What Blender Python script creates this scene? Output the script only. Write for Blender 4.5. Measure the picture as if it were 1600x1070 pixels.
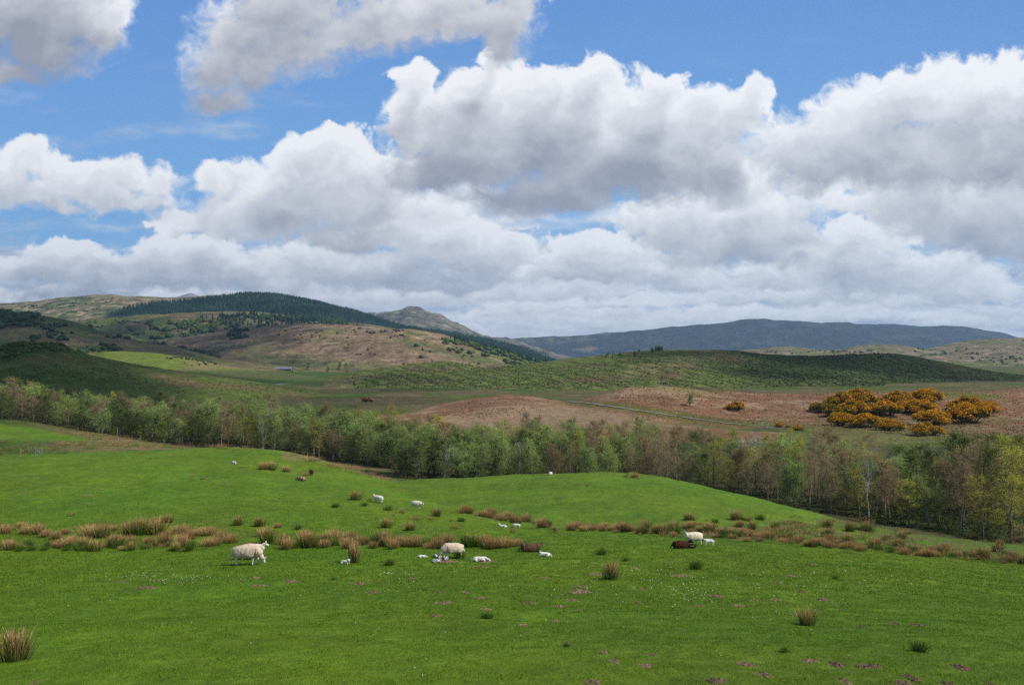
import bpy, bmesh, math, random
import numpy as np
from mathutils import Vector, Matrix, Euler

for o in list(bpy.data.objects): bpy.data.objects.remove(o)
SC = bpy.context.scene
COL = SC.collection
random.seed(11); RNG = np.random.default_rng(11)
R = math.radians

# ---------------------------------------------------------------- camera
F = 1386.0            # focal length in photo pixels (photo 1600 x 1070)
HY = 560.0            # eye level in the photo
cam = bpy.data.objects.new('camera', bpy.data.cameras.new('camera')); COL.objects.link(cam)
cam.data.sensor_width = 36; cam.data.lens = F/1600*36
cam.data.shift_y = (HY-535)/1600
cam.rotation_euler = (R(90), 0, 0); cam.location = (0, 0, 0)
cam.data.clip_start = .1; cam.data.clip_end = 60000
SC.camera = cam
# ---------------------------------------------------------------- light
SUN_AZ, SUN_EL = R(99), R(47)        # clockwise from the view direction (+Y)
SV = Vector((math.cos(SUN_EL)*math.sin(SUN_AZ), math.cos(SUN_EL)*math.cos(SUN_AZ), math.sin(SUN_EL)))
W = bpy.data.worlds.new('World'); SC.world = W; W.use_nodes = True
nt = W.node_tree; nt.nodes.clear()
sk = nt.nodes.new('ShaderNodeTexSky'); sk.sky_type = 'NISHITA'; sk.sun_disc = False
sk.sun_elevation = SUN_EL; sk.sun_rotation = SUN_AZ; sk.air_density = 1; sk.dust_density = 1.2
bg = nt.nodes.new('ShaderNodeBackground'); bg.inputs[1].default_value = .11
wo = nt.nodes.new('ShaderNodeOutputWorld')
nt.links.new(sk.outputs[0], bg.inputs[0]); nt.links.new(bg.outputs[0], wo.inputs[0])
sl = bpy.data.lights.new('sun', 'SUN'); sl.energy = 4.2; sl.angle = R(.5); sl.color = (1, .94, .84)
so = bpy.data.objects.new('sun', sl); COL.objects.link(so)
so.rotation_euler = SV.to_track_quat('Z', 'Y').to_euler()
vs = SC.view_settings; vs.view_transform = 'Standard'; vs.look = 'None'; vs.exposure = 0.12; vs.gamma = 1
SC.cycles.use_denoising = False
SC.cycles.max_bounces = 8; SC.cycles.diffuse_bounces = 4; SC.cycles.transmission_bounces = 4
SC.cycles.transparent_max_bounces = 14; SC.cycles.volume_bounces = 0
SC.cycles.sample_clamp_indirect = 4

# ---------------------------------------------------------------- noise
def _h(ix, iy, s):
    n = (ix.astype(np.int64)*374761393 + iy.astype(np.int64)*668265263 + s*1442695041) & 0xffffffff
    n = ((n ^ (n >> 13))*1274126177) & 0xffffffff
    n = n ^ (n >> 16)
    return n
def noise(x, y, s=0):
    ix = np.floor(x).astype(np.int64); iy = np.floor(y).astype(np.int64)
    fx = x-ix; fy = y-iy
    ux = fx*fx*fx*(fx*(fx*6-15)+10); uy = fy*fy*fy*(fy*(fy*6-15)+10)
    def g(dx, dy):
        a = _h(ix+dx, iy+dy, s)*(2*np.pi/4294967296.0)
        return np.cos(a)*(fx-dx)+np.sin(a)*(fy-dy)
    a = g(0,0); b = g(1,0); c = g(0,1); d = g(1,1)
    return 1.5*(a+(b-a)*ux+(c-a)*uy+(a-b-c+d)*ux*uy)
def fbm(x, y, o=5, s=0, gain=.5, lac=2.03):
    r = 0; a = 1; t = 0
    for i in range(o):
        r = r+a*noise(x, y, s+i*17); t += a; a *= gain; x = x*lac+5.3; y = y*lac+1.7
    return r/t
def billow(x, y, o=5, s=0, gain=.5):
    r = 0; a = 1; t = 0
    for i in range(o):
        r = r+a*(1-2*np.minimum(1,np.abs(noise(x, y, s+i*17))*1.9)); t += a; a *= gain; x = x*2.07+5.3; y = y*2.07+1.7
    return r/t
def ss(a, b, x):
    t = np.clip((x-a)/(b-a), 0, 1); return t*t*(3-2*t)

def pchip(xk, yk, x):
    """monotone cubic: knots xk,yk of shape (K,) or (K,N); x of shape (N,)"""
    xk = np.asarray(xk, float); yk = np.asarray(yk, float)
    if xk.ndim == 1:
        xk = np.repeat(xk[:, None], len(x), 1); yk = np.repeat(yk[:, None], len(x), 1)
    K = xk.shape[0]; h = np.diff(xk, axis=0); h = np.where(h < 1e-6, 1e-6, h); dl = np.diff(yk, axis=0)/h
    m = np.zeros_like(yk); m[0] = dl[0]; m[-1] = dl[-1]
    for i in range(1, K-1):
        a, b = dl[i-1], dl[i]; w1 = 2*h[i]+h[i-1]; w2 = h[i]+2*h[i-1]
        ok = a*b > 0
        m[i] = np.where(ok, (w1+w2)/(w1/np.where(ok, a, 1)+w2/np.where(ok, b, 1)), 0)
    seg = np.zeros(len(x), int)
    for i in range(1, K-1): seg = np.where(x >= xk[i], i, seg)
    j = np.arange(len(x)); x0 = xk[seg, j]; H = h[seg, j]; t = np.clip((x-x0)/H, 0, 1)
    y0 = yk[seg, j]; y1 = yk[seg+1, j]; m0 = m[seg, j]*H; m1 = m[seg+1, j]*H
    return (2*t**3-3*t**2+1)*y0+(t**3-2*t**2+t)*m0+(-2*t**3+3*t**2)*y1+(t**3-t**2)*m1

# ---------------------------------------------------------------- helpers
MATS = {}
def ramp_mat(name, attr=None, col=(.5, .5, .5), nz=(.0, 1.0), nz2=None, bump=(0, 1.0), rough=.95, trans=0, spec=.15, obj_space=False, vary=0):
    """procedural surface: colour (attribute or plain) varied by noise, noise bump; nz = (strength, size in metres)"""
    if name in MATS: return MATS[name]
    m = bpy.data.materials.new(name); m.use_nodes = True; t = m.node_tree; N = t.nodes; N.clear(); L = t.links
    out = N.new('ShaderNodeOutputMaterial'); p = N.new('ShaderNodeBsdfPrincipled')
    p.inputs['Roughness'].default_value = rough; p.inputs['Specular IOR Level'].default_value = spec
    if attr:
        a = N.new('ShaderNodeAttribute'); a.attribute_name = attr; c = a.outputs['Color']
    else:
        a = N.new('ShaderNodeRGB'); a.outputs[0].default_value = (*col, 1); c = a.outputs[0]
    tc = N.new('ShaderNodeTexCoord') if obj_space else N.new('ShaderNodeNewGeometry')
    pos = tc.outputs['Object'] if obj_space else tc.outputs['Position']
    for q in (nz, nz2):
        if not q or not q[0]: continue
        n = N.new('ShaderNodeTexNoise'); n.inputs['Scale'].default_value = 1.0/q[1]; n.inputs['Detail'].default_value = 5
        n.inputs['Roughness'].default_value = .65
        L.new(pos, n.inputs['Vector'])
        mr = N.new('ShaderNodeMapRange'); mr.inputs[1].default_value = .25; mr.inputs[2].default_value = .75
        mr.inputs[3].default_value = 1-q[0]; mr.inputs[4].default_value = 1+q[0]; L.new(n.outputs[0], mr.inputs[0])
        vm = N.new('ShaderNodeVectorMath'); vm.operation = 'SCALE'; L.new(c, vm.inputs[0]); L.new(mr.outputs[0], vm.inputs['Scale']); c = vm.outputs[0]
    if vary:
        oi = N.new('ShaderNodeObjectInfo'); hs = N.new('ShaderNodeHueSaturation')
        mr = N.new('ShaderNodeMapRange'); mr.inputs[3].default_value = 1-vary; mr.inputs[4].default_value = 1+vary
        mh = N.new('ShaderNodeMapRange'); mh.inputs[3].default_value = .5+.06*vary; mh.inputs[4].default_value = .5-.06*vary
        ml = N.new('ShaderNodeMath'); ml.operation = 'MULTIPLY'; ml.inputs[1].default_value = 7.31
        fr = N.new('ShaderNodeMath'); fr.operation = 'FRACT'
        L.new(oi.outputs['Random'], mr.inputs[0]); L.new(oi.outputs['Random'], ml.inputs[0]); L.new(ml.outputs[0], fr.inputs[0]); L.new(fr.outputs[0], mh.inputs[0])
        L.new(mr.outputs[0], hs.inputs['Value']); L.new(mh.outputs[0], hs.inputs['Hue']); L.new(c, hs.inputs['Color']); c = hs.outputs[0]
    L.new(c, p.inputs['Base Color'])
    if bump[0]:
        n = N.new('ShaderNodeTexNoise'); n.inputs['Scale'].default_value = 1.0/bump[1]; n.inputs['Detail'].default_value = 6
        n.inputs['Roughness'].default_value = .7; L.new(pos, n.inputs['Vector'])
        b = N.new('ShaderNodeBump'); b.inputs['Distance'].default_value = bump[0]; b.inputs['Strength'].default_value = 1
        L.new(n.outputs[0], b.inputs['Height']); L.new(b.outputs[0], p.inputs['Normal'])
    if trans:
        tr = N.new('ShaderNodeBsdfTranslucent'); L.new(c, tr.inputs[0]); mx = N.new('ShaderNodeMixShader'); mx.inputs[0].default_value = trans
        L.new(p.outputs[0], mx.inputs[1]); L.new(tr.outputs[0], mx.inputs[2]); L.new(mx.outputs[0], out.inputs[0])
    else: L.new(p.outputs[0], out.inputs[0])
    MATS[name] = m; return m

def np_mesh(name, V, Fc, mat=None, col=None, smooth=False, nside=None):
    """mesh from arrays: V (n,3), Fc (m,3|4), per-vertex colour col (n,3)"""
    V = np.ascontiguousarray(V, np.float32); Fc = np.ascontiguousarray(Fc, np.int32)
    me = bpy.data.meshes.new(name); k = Fc.shape[1]; m = len(Fc)
    me.vertices.add(len(V)); me.vertices.foreach_set('co', V.ravel())
    me.loops.add(m*k); me.loops.foreach_set('vertex_index', Fc.ravel())
    me.polygons.add(m); me.polygons.foreach_set('loop_start', np.arange(0, m*k, k, dtype=np.int32))
    if smooth: me.polygons.foreach_set('use_smooth', np.ones(m, bool))
    if col is not None:
        a = me.color_attributes.new('col', 'FLOAT_COLOR', 'POINT')
        c = np.ones((len(V), 4), np.float32); c[:, :3] = col; a.data.foreach_set('color', c.ravel())
    me.update(calc_edges=True)
    if mat: me.materials.append(mat)
    return me

def tag(o, label=None, cat=None, group=None, kind=None):
    if label: o['label'] = label
    if cat: o['category'] = cat
    if group: o['group'] = group
    if kind: o['kind'] = kind
    return o
def add(name, me, parent=None, loc=None):
    o = bpy.data.objects.new(name, me); COL.objects.link(o)
    if parent: o.parent = parent
    if loc is not None: o.location = loc
    return o
def empty(name, loc=(0, 0, 0), rz=0, s=1):
    o = bpy.data.objects.new(name, None); COL.objects.link(o); o.location = loc; o.rotation_euler = (0, 0, rz); o.scale = (s, s, s); return o
def clone(root, loc, rz=0, s=1, tilt=(0, 0)):
    r = root.copy(); COL.objects.link(r); r.location = loc; r.rotation_euler = (tilt[0], tilt[1], rz)
    r.scale = (s, s, s) if not hasattr(s, '__len__') else s
    for ch in list(root.children):
        c = ch.copy(); COL.objects.link(c); c.parent = r
        for g in list(ch.children):
            d = g.copy(); COL.objects.link(d); d.parent = c
    return r

def poly(px, py, P, soft=6):
    """1 inside the outline, 0 outside, soft edge"""
    P = np.array(P, float); n = len(P); ins = np.zeros(px.shape, bool); dm = np.full(px.shape, 1e9)
    for i in range(n):
        x0, y0 = P[i]; x1, y1 = P[(i+1) % n]
        c = ((y0 > py) != (y1 > py)) & (px < (x1-x0)*(py-y0)/((y1-y0) if y1 != y0 else 1e-9)+x0); ins ^= c
        t = np.clip(((px-x0)*(x1-x0)+(py-y0)*(y1-y0))/((x1-x0)**2+(y1-y0)**2+1e-9), 0, 1)
        dm = np.minimum(dm, np.hypot(px-x0-t*(x1-x0), (py-y0-t*(y1-y0))))
    return ss(-soft, soft, np.where(ins, dm, -dm))
def mixc(c, k, w):
    w = np.clip(w, 0, 1)[:, None]; return c*(1-w)+np.array(k)*w

# ---------------------------------------------------------------- terrain
LAY = {}
class Layer:
    """a hill or field as a fan-shaped sheet; lines run near to far, each a list of (px, py, d) or (px, ('z', z), d)"""
    def __init__(s, name, lines, amp=(0, 10, 0), fine=(0, 2)):
        s.name = name; s.amp = amp; s.fine = fine; s.L = []
        for ln in lines:
            px = np.array([p[0] for p in ln], float); d = np.array([p[2] for p in ln], float)
            z = np.array([p[1][1] if isinstance(p[1], tuple) else -(p[1]-HY)/F*p[2] for p in ln], float)
            s.L.append((px, d, z))
        LAY[name] = s
    def ctl(s, px):
        D = []; Z = []
        for a, d, z in s.L:
            q = np.clip(px, a[0], a[-1])
            if len(a) == 1: D.append(np.full(px.shape, d[0])); Z.append(np.full(px.shape, z[0])); continue
            D.append(pchip(a, d, q)); Z.append(pchip(a, z, q))
        return np.array(D), np.array(Z)
    def bumpz(s, x, y):
        a, sc, sd = s.amp
        z = 0
        if a: z = a*fbm(x/sc, y/sc, 5, 40+sd, .52)
        if s.name == 'pasture': z = z+.16*ss(46, 56, y)*fbm(x/7+z, y/1.5, 3, 66)
        if s.fine[0]: z = z+s.fine[0]*fbm(x/s.fine[1], y/s.fine[1], 3, 60+sd)
        return z
    def z(s, px, d):
        px = np.atleast_1d(np.asarray(px, float)); d = np.atleast_1d(np.asarray(d, float))
        D, Z = s.ctl(px); z = pchip(D, Z, d) if len(D) > 1 else Z[0]
        x = (px-800)/F*np.maximum(d, 9)
        z = z+s.bumpz(x, d)*ss(4, 14, d)
        return np.where((d >= D[0]) & (d <= D[-1]), z, -1e4)
    def mesh(s, colf, mat, pxs, rows, name=None, kind='structure', smooth=True):
        D, Z = s.ctl(pxs); dd = []
        for i in range(len(rows)):
            t = np.arange(rows[i])/rows[i]
            dd.append(D[i][None, :]*(1-t[:, None])+D[i+1][None, :]*t[:, None])
        dd.append(D[-1][None, :]); dd = np.concatenate(dd, 0)
        nr, nc = dd.shape; P = np.repeat(pxs[None, :], nr, 0).ravel(); d = dd.ravel()
        z = pchip(np.repeat(D[:, None, :], nr, 1).reshape(len(D), -1), np.repeat(Z[:, None, :], nr, 1).reshape(len(D), -1), d)
        x = (P-800)/F*np.maximum(d, 9); z = z+s.bumpz(x, d)*ss(4, 14, d)
        V = np.stack([x, d, z], 1)
        i = (np.arange(nr-1)[:, None]*nc+np.arange(nc-1)[None, :]).ravel()
        Fc = np.stack([i, i+1, i+1+nc, i+nc], 1)
        py = HY-z/np.maximum(d, 1)*F
        c = colf(P, py, x, d, z)
        o = add(name or s.name, np_mesh(name or s.name, V, Fc, mat, c, smooth)); o['kind'] = kind
        return o
def ground(px, d, names):
    z = None
    for n in names:
        q = LAY[n].z(px, d); z = q if z is None else np.maximum(z, q)
    return z
def hit(px, py, names, dmin=9.5, dmax=1500, n=1400):
    """first ground point seen at photo position (px, py)"""
    px = np.atleast_1d(np.asarray(px, float)); py = np.atleast_1d(np.asarray(py, float)); M = len(px)
    ds = np.geomspace(dmin, dmax, n); best = np.full(M, np.nan); prev = None; pd = dmin
    out = np.zeros((M, 3))
    G = ground(np.repeat(px[:, None], n, 1).ravel(), np.repeat(ds[None, :], M, 0).ravel(), names).reshape(M, n)
    ray = -(py[:, None]-HY)/F*ds[None, :]
    df = G-ray
    for k in range(M):
        w = np.nonzero(df[k] >= 0)[0]
        if len(w) == 0:
            j = int(np.argmax(df[k]/ds)); d = ds[j]
        elif w[0] == 0: d = ds[0]
        else:
            j = w[0]; a, b = df[k, j-1], df[k, j]; d = ds[j-1]+(ds[j]-ds[j-1])*(0-a)/(b-a) if a > -100 else ds[j]
        out[k] = ((px[k]-800)/F*d, d, 0)
    out[:, 2] = ground(px, out[:, 1], names)
    return out

# near field, left hill, second ridge, mid mound and the valley floor under the wood
C0 = lambda z, d: [(0, ('z', z), d)]
Layer('pasture', [
    C0(-1.0, -60), C0(-1.65, 0), C0(-3.55, 9),
    [(-500, 960, 18), (0, 960, 19), (800, 960, 19), (1600, 962, 19), (2100, 975, 19)],
    [(-500, 863, 34), (0, 860, 36), (400, 858, 37), (700, 857, 38), (857, 850, 40), (1100, 856, 40), (1350, 870, 38), (1600, 898, 34), (2100, 940, 30)],
    [(-500, 728, 97), (0, 724, 95), (200, 720, 94), (371, 727, 90), (439, 736, 87), (490, 742, 85), (571, 756, 78), (640, 775, 72), (712, 795, 65), (800, 817, 58), (857, 824, 54), (960, 834, 50), (1060, 840, 47), (1200, 848, 46), (1350, 858, 44), (1600, 884, 40), (2100, 925, 36)],
    [(-500, ('z', -13.3), 110), (0, ('z', -13.6), 110), (371, ('z', -13.7), 106), (571, ('z', -13.8), 92), (640, ('z', -13.5), 84), (715, 798, 76), (860, 820, 64), (960, 828, 60), (1060, 834, 56), (1200, 844, 54), (1400, 861, 52), (1600, 873, 49), (2100, 905, 46)],
    [(-500, 728, 130), (0, 722, 130), (60, 716, 131), (200, 706, 135), (330, 700, 138), (381, 701, 136), (470, 712, 130), (560, 737, 118), (610, 751, 115), (660, 749, 112), (740, 745, 108), (860, 741, 104), (950, 740, 102), (1010, 743, 100), (1070, 753, 96), (1130, 768, 91), (1200, 785, 87), (1270, 803, 83), (1340, 822, 79), (1420, 838, 75), (1600, 862, 66), (2100, 890, 64)],
    [(-500, 690, 170), (0, 690, 168), (200, 697, 165), (330, ('z', -17), 160), (470, ('z', -18), 150), (600, 753, 140), (740, ('z', -19), 130), (950, ('z', -19), 125), (1130, ('z', -19.5), 116), (1270, 808, 104), (1400, 830, 97), (1600, 853, 90), (2100, 868, 90)],
    [(-500, 640, 215), (0, 655, 215), (150, 676, 205), (250, 692, 195), (400, 704, 185), (540, 722, 172), (650, 738, 160), (900, 748, 150), (1100, 765, 140), (1270, 790, 125), (1400, 812, 115), (1600, 838, 105), (2100, 845, 105)],
    C0(-20.5, 265), C0(-23, 330)],
    amp=(.55, 26, 1), fine=(.085, 1.5))
Layer('moor', [
    [(300, ('z', -24), 215), (2100, ('z', -23.5), 190)],
    [(300, ('z', -23), 240), (600, ('z', -19.5), 240), (1600, ('z', -19.3), 215), (2100, ('z', -19), 215)],
    [(300, ('z', -23.5), 270), (600, 650, 262), (790, 655, 262), (1000, 660, 262), (1200, 668, 262), (1600, 665, 262), (2100, 665, 262)],
    [(300, ('z', -24), 300), (560, 662, 300), (640, 645, 302), (700, 632, 305), (740, 625, 308), (790, 619, 310), (840, 622, 312), (890, 628, 314), (940, 617, 320), (980, 606, 326), (1030, 603, 330), (1060, 607, 335), (1130, 611, 345), (1250, 614, 350), (1400, 613, 350), (1500, 611, 350), (1600, 606, 350), (2100, 600, 350)],
    [(300, ('z', -27), 380), (790, ('z', -20), 380), (2100, ('z', -20), 420)]],
    amp=(1.0, 30, 2), fine=(.14, 3))
Layer('valley', [C0(-24, 260), C0(-17.0, 340), C0(-15.5, 700), C0(-16, 1500), C0(-40, 9000)], amp=(1.5, 120, 3))
Layer('knoll', [
    [(-500, ('z', -23), 250), (700, ('z', -24), 330)],
    [(-500, 620, 300), (0, 625, 310), (200, 628, 330), (420, 622, 360), (700, ('z', -24), 380)],
    [(-500, 550, 420), (-200, 548, 420), (0, 543, 420), (25, 536, 420), (60, 535, 422), (95, 540, 424), (130, 552, 428), (200, 567, 435), (300, 584, 445), (420, 600, 450), (520, 612, 455), (640, ('z', -24), 460)],
    [(-500, ('z', -20), 620), (700, ('z', -26), 560)]],
    amp=(2.0, 60, 4), fine=(.3, 8))
Layer('field', [
    [(-100, ('z', -22), 560), (600, ('z', -22), 560)],
    [(-100, 595, 640), (250, 590, 640), (600, 592, 700)],
    [(-100, 560, 780), (60, 556, 790), (145, 553, 800), (165, 549, 800), (230, 551, 800), (300, 560, 800), (350, 571, 800), (400, 578, 800), (600, ('z', -22), 800)],
    [(-100, ('z', -30), 980), (600, ('z', -30), 980)]], amp=(1.4, 50, 5), fine=(.3, 9))
Layer('plantation_hill', [
    [(380, ('z', -26), 370), (2100, ('z', -26), 400)],
    [(380, 628, 430), (520, 622, 430), (700, 618, 440), (1000, 612, 450), (1300, 614, 470), (1600, 616, 470), (2100, 614, 470)],
    [(380, ('z', -27), 560), (450, 614, 560), (500, 600, 570), (560, 588, 580), (640, 580, 600), (760, 580, 610), (900, 574, 610), (1050, 565, 610), (1150, 572, 600), (1300, 580, 600), (1600, 600, 600), (2100, 600, 600)],
    [(380, ('z', -28), 640), (440, 606, 650), (500, 594, 660), (560, 580, 670), (600, 573, 680), (650, 568, 685), (695, 564, 690), (730, 569, 695), (760, 575, 700), (800, 572, 705), (880, 563, 710), (960, 555, 720), (1040, 547, 730), (1110, 547, 735), (1150, 548, 738), (1200, 554, 740), (1290, 558, 745), (1340, 553, 750), (1385, 551, 752), (1430, 556, 755), (1480, 567, 757), (1530, 578, 758), (1570, 585, 758), (1620, 587, 758), (2100, 585, 758)],
    [(380, ('z', -40), 900), (2100, ('z', -30), 900)]], amp=(3.2, 75, 6), fine=(.5, 12))
Layer('foothill', [
    [(-500, ('z', -30), 850), (700, ('z', -30), 950)],
    [(-500, 555, 980), (0, 555, 980), (150, 562, 980), (300, 572, 1000), (500, 578, 1050), (700, ('z', -40), 1100)],
    [(-500, 500, 1300), (0, 493, 1300), (60, 494, 1300), (110, 501, 1290), (150, 512, 1280), (190, 522, 1260), (240, 536, 1250), (300, 551, 1250), (360, 567, 1250), (430, 577, 1250), (520, 583, 1250), (700, ('z', -40), 1300)],
    [(-500, ('z', -40), 1700), (700, ('z', -60), 1600)]], amp=(11, 220, 7), fine=(1.4, 30))
Layer('brown_hill', [
    [(100, ('z', -30), 1250), (1000, ('z', -30), 1200)],
    [(100, 572, 1400), (400, 577, 1400), (600, 572, 1380), (800, 585, 1350), (1000, ('z', -40), 1350)],
    [(100, ('z', -20), 1900), (170, 552, 1880), (230, 538, 1850), (280, 528, 1850), (330, 522, 1850), (390, 516, 1830), (440, 511, 1800), (500, 508, 1780), (560, 508, 1760), (600, 512, 1740), (650, 517, 1700), (700, 527, 1650), (740, 536, 1620), (780, 547, 1600), (820, 558, 1580), (860, 568, 1560), (900, 580, 1560), (1000, ('z', -50), 1560)],
    [(100, ('z', -60), 2300), (1000, ('z', -60), 2000)]], amp=(13, 240, 8), fine=(2, 40))
Layer('ledge_hill', [
    [(-500, ('z', -30), 1700), (1000, ('z', -40), 1900)],
    [(-500, 530, 1950), (0, 530, 1950), (300, 535, 2000), (600, 530, 2050), (1000, ('z', -60), 2100)],
    [(-500, 500, 2450), (0, 500, 2450), (100, 502, 2450), (160, 496, 2450), (220, 492, 2450), (280, 491, 2450), (340, 490, 2450), (410, 490, 2450), (450, 496, 2450), (490, 500, 2450), (540, 503, 2450), (600, 512, 2450), (660, 524, 2450), (740, 545, 2450), (850, ('z', -10), 2450), (1000, ('z', -60), 2450)],
    [(-500, ('z', 30), 2750), (400, ('z', 40), 2750), (1000, ('z', -60), 2750)]], amp=(15, 300, 9), fine=(3, 50))
Layer('forest_hill', [
    [(-500, ('z', 40), 2550), (500, ('z', 60), 2550), (1000, ('z', -60), 2600)],
    [(-500, 478, 3500), (-100, 481, 3500), (0, 478, 3500), (50, 474, 3500), (100, 466, 3500), (140, 462, 3500), (180, 460, 3500), (210, 460, 3500), (250, 464, 3500), (300, 467, 3500), (340, 465, 3500), (380, 464, 3500), (430, 465, 3500), (480, 471, 3500), (540, 487, 3500), (600, 505, 3500), (640, 514, 3500), (700, 522, 3500), (760, 533, 3500), (800, 542, 3500), (850, 557, 3500), (900, 575, 3500), (1000, ('z', -70), 3500)],
    [(-500, ('z', 120), 4200), (500, ('z', 120), 4200), (1000, ('z', -80), 4200)]], amp=(22, 420, 10), fine=(3, 70))
Layer('peak', [
    [(350, ('z', 0), 3900), (1000, ('z', -60), 3900)],
    [(350, 530, 4600), (640, 525, 4600), (800, 552, 4600), (1000, ('z', -60), 4600)],
    [(350, 520, 5400), (480, 502, 5400), (540, 495, 5400), (580, 490.5, 5400), (605, 487.5, 5400), (622, 486, 5400), (634, 480.5, 5400), (645, 479, 5400), (656, 479.5, 5400), (664, 485, 5400), (676, 491, 5400), (690, 493, 5400), (706, 502, 5400), (720, 507, 5400), (740, 518, 5400), (760, 526, 5400), (800, 531, 5400), (830, 540, 5400), (880, 556, 5400), (1000, 575, 5400)],
    [(350, ('z', -60), 6400), (1000, ('z', -60), 6400)]], amp=(13, 420, 11), fine=(15, 60))
Layer('far_ridge', [
    [(600, ('z', -60), 5900), (2100, ('z', -60), 5900)],
    [(600, ('z', 0), 6600), (800, 552, 6600), (1000, 542, 6600), (1200, 532, 6600), (1600, 540, 6600), (2100, 545, 6600)],
    [(600, 545, 7400), (700, 532, 7400), (760, 528, 7400), (800, 530, 7400), (860, 527, 7400), (920, 523, 7400), (975, 519, 7400), (1020, 514, 7400), (1060, 510, 7400), (1100, 505, 7400), (1135, 503, 7400), (1190, 499, 7400), (1230, 501, 7400), (1260, 502, 7400), (1275, 504, 7400), (1325, 504, 7400), (1340, 507, 7400), (1400, 507, 7400), (1440, 509, 7400), (1490, 510, 7400), (1530, 515, 7400), (1570, 521, 7400), (1600, 530, 7400), (1700, 545, 7400), (2100, 552, 7400)],
    [(600, ('z', -60), 8600), (2100, ('z', -60), 8600)]], amp=(30, 600, 12), fine=(8, 140))
Layer('pale_foothill', [
    [(950, ('z', -30), 1500), (2100, ('z', -30), 1500)],
    [(950, ('z', -28), 2000), (1150, 560, 2000), (1600, 566, 2000), (2100, 566, 2000)],
    [(950, ('z', -30), 2700), (1100, 556, 2700), (1180, 547, 2700), (1230, 542, 2700), (1275, 545, 2700), (1310, 546, 2700), (1340, 541, 2700), (1400, 540, 2700), (1440, 544, 2700), (1490, 537, 2700), (1530, 532, 2700), (1570, 529, 2700), (1600, 528, 2700), (1700, 522, 2700), (2100, 515, 2700)],
    [(950, ('z', -60), 3400), (2100, ('z', -60), 3600)]], amp=(17, 260, 13), fine=(3, 45))
Layer('snow_peak', [
    [(-200, ('z', -60), 8650), (700, ('z', -60), 8650)],
    [(-200, 480, 9300), (240, 474, 9300), (270, 466, 9300), (288, 460, 9300), (298, 458, 9300), (310, 462, 9300), (325, 466, 9300), (350, 468, 9300), (420, 480, 9300), (700, 500, 9300)],
    [(-200, ('z', -60), 9900), (700, ('z', -60), 9900)]], amp=(20, 400, 14))

NEAR = ['pasture', 'moor', 'valley', 'knoll', 'plantation_hill', 'field']

def cols(step, a=-500, b=2100, out=24):
    c = [np.arange(max(a, -60), min(b, 1660)+.1, step)]
    if a < -60: c.insert(0, np.arange(a, -60, out))
    if b > 1660: c.append(np.arange(1660+out, b+1, out))
    return np.concatenate(c)

GRASS = (.090, .157, .0100)
def col_pasture(P, py, x, y, z):
    n = len(P); c = np.tile(np.array(GRASS), (n, 1))
    w = fbm(x/7, y/7, 4, 70); w2 = fbm(x/2.2, y/2.2, 3, 71)
    w3 = fbm(x/.8, y/1.1, 3, 75, .6); c = c*(1+.24*w+.20*w2+.22*w3)[:, None]; c[:, 0] *= 1+.30*fbm(x/16, y/16, 3, 72)+.15*w3
    c = mixc(c, np.array([.035, .07, .010]), ss(.25, .6, fbm(x/1.9, y/2.6, 4, 76, .6))*.55*(y > 40)); c = mixc(c, np.array([.13, .145, .03]), ss(.28, .6, fbm(x/2.6, y/3.2, 4, 77, .6))*.45*(y > 30))
    st = np.array([.19, .12, .062]); dk = np.array([.035, .062, .012])
    t1 = fbm(x/3.5, y/3.5, 4, 73, .6); t2 = fbm(x/1.3, y/1.3, 3, 74)
    # rushy hollow between left hill, near field and mound
    band = poly(P, py, [(690, 795), (800, 806), (860, 815), (960, 820), (1080, 826), (1240, 812), (1340, 812), (1620, 858), (1620, 884), (1500, 874), (1350, 862), (1250, 850), (1100, 842), (960, 832), (860, 824), (780, 812)], 3)*(y > 42)
    c = mixc(c, dk*1.3, band*ss(-.3, .25, t1)*.8); c = mixc(c, st, band*ss(.0, .35, t1+.4*t2)*.75)
    rb = ss(35.5, 38, y)*(1-ss(44, 48, y))*(P < 820)
    c = mixc(c, dk*1.5, rb*.35*ss(-.2, .3, t1)); c = mixc(c, st, rb*ss(.1, .5, t1+.4*t2)*.3)
    # marsh beyond the second ridge
    far = ss(136, 146, y)*(P < 620)
    mar = far*(1-poly(P, py, [(-520, 640), (0, 662), (60, 670), (140, 685), (150, 690), (60, 688), (-520, 690)], 3))
    c = mixc(c, dk*.9, mar*ss(-.6, .1, t1)*.9); c = mixc(c, st*1.1, mar*ss(-.25, .15, t1+.4*t2)*.85*ss(-20, 160, P))
    g2 = ss(118, 126, y)*(P > 440)*(P < 800); c = mixc(c, st*1.1, g2*ss(-.3, .2, t1)*.8)
    # wood floor
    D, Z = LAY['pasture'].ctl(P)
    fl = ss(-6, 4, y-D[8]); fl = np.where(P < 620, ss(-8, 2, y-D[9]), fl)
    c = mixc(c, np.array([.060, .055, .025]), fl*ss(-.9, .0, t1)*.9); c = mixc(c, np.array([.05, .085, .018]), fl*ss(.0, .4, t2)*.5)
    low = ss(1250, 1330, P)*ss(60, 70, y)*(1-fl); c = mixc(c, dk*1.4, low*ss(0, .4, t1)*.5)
    # worn sheep tracks
    for k, (p0, p1, p2) in enumerate((((700, 792), (760, 770), (850, 750)), ((860, 752), (870, 775), (900, 795)))):
        pass
    return np.clip(c, .004, 1)
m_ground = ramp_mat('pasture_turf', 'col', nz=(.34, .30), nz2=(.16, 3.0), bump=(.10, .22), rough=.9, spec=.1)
LAY['pasture'].mesh(col_pasture, m_ground, cols(3.2), [4, 6, 70, 110, 170, 16, 60, 30, 24, 20, 6], 'pasture')

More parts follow.
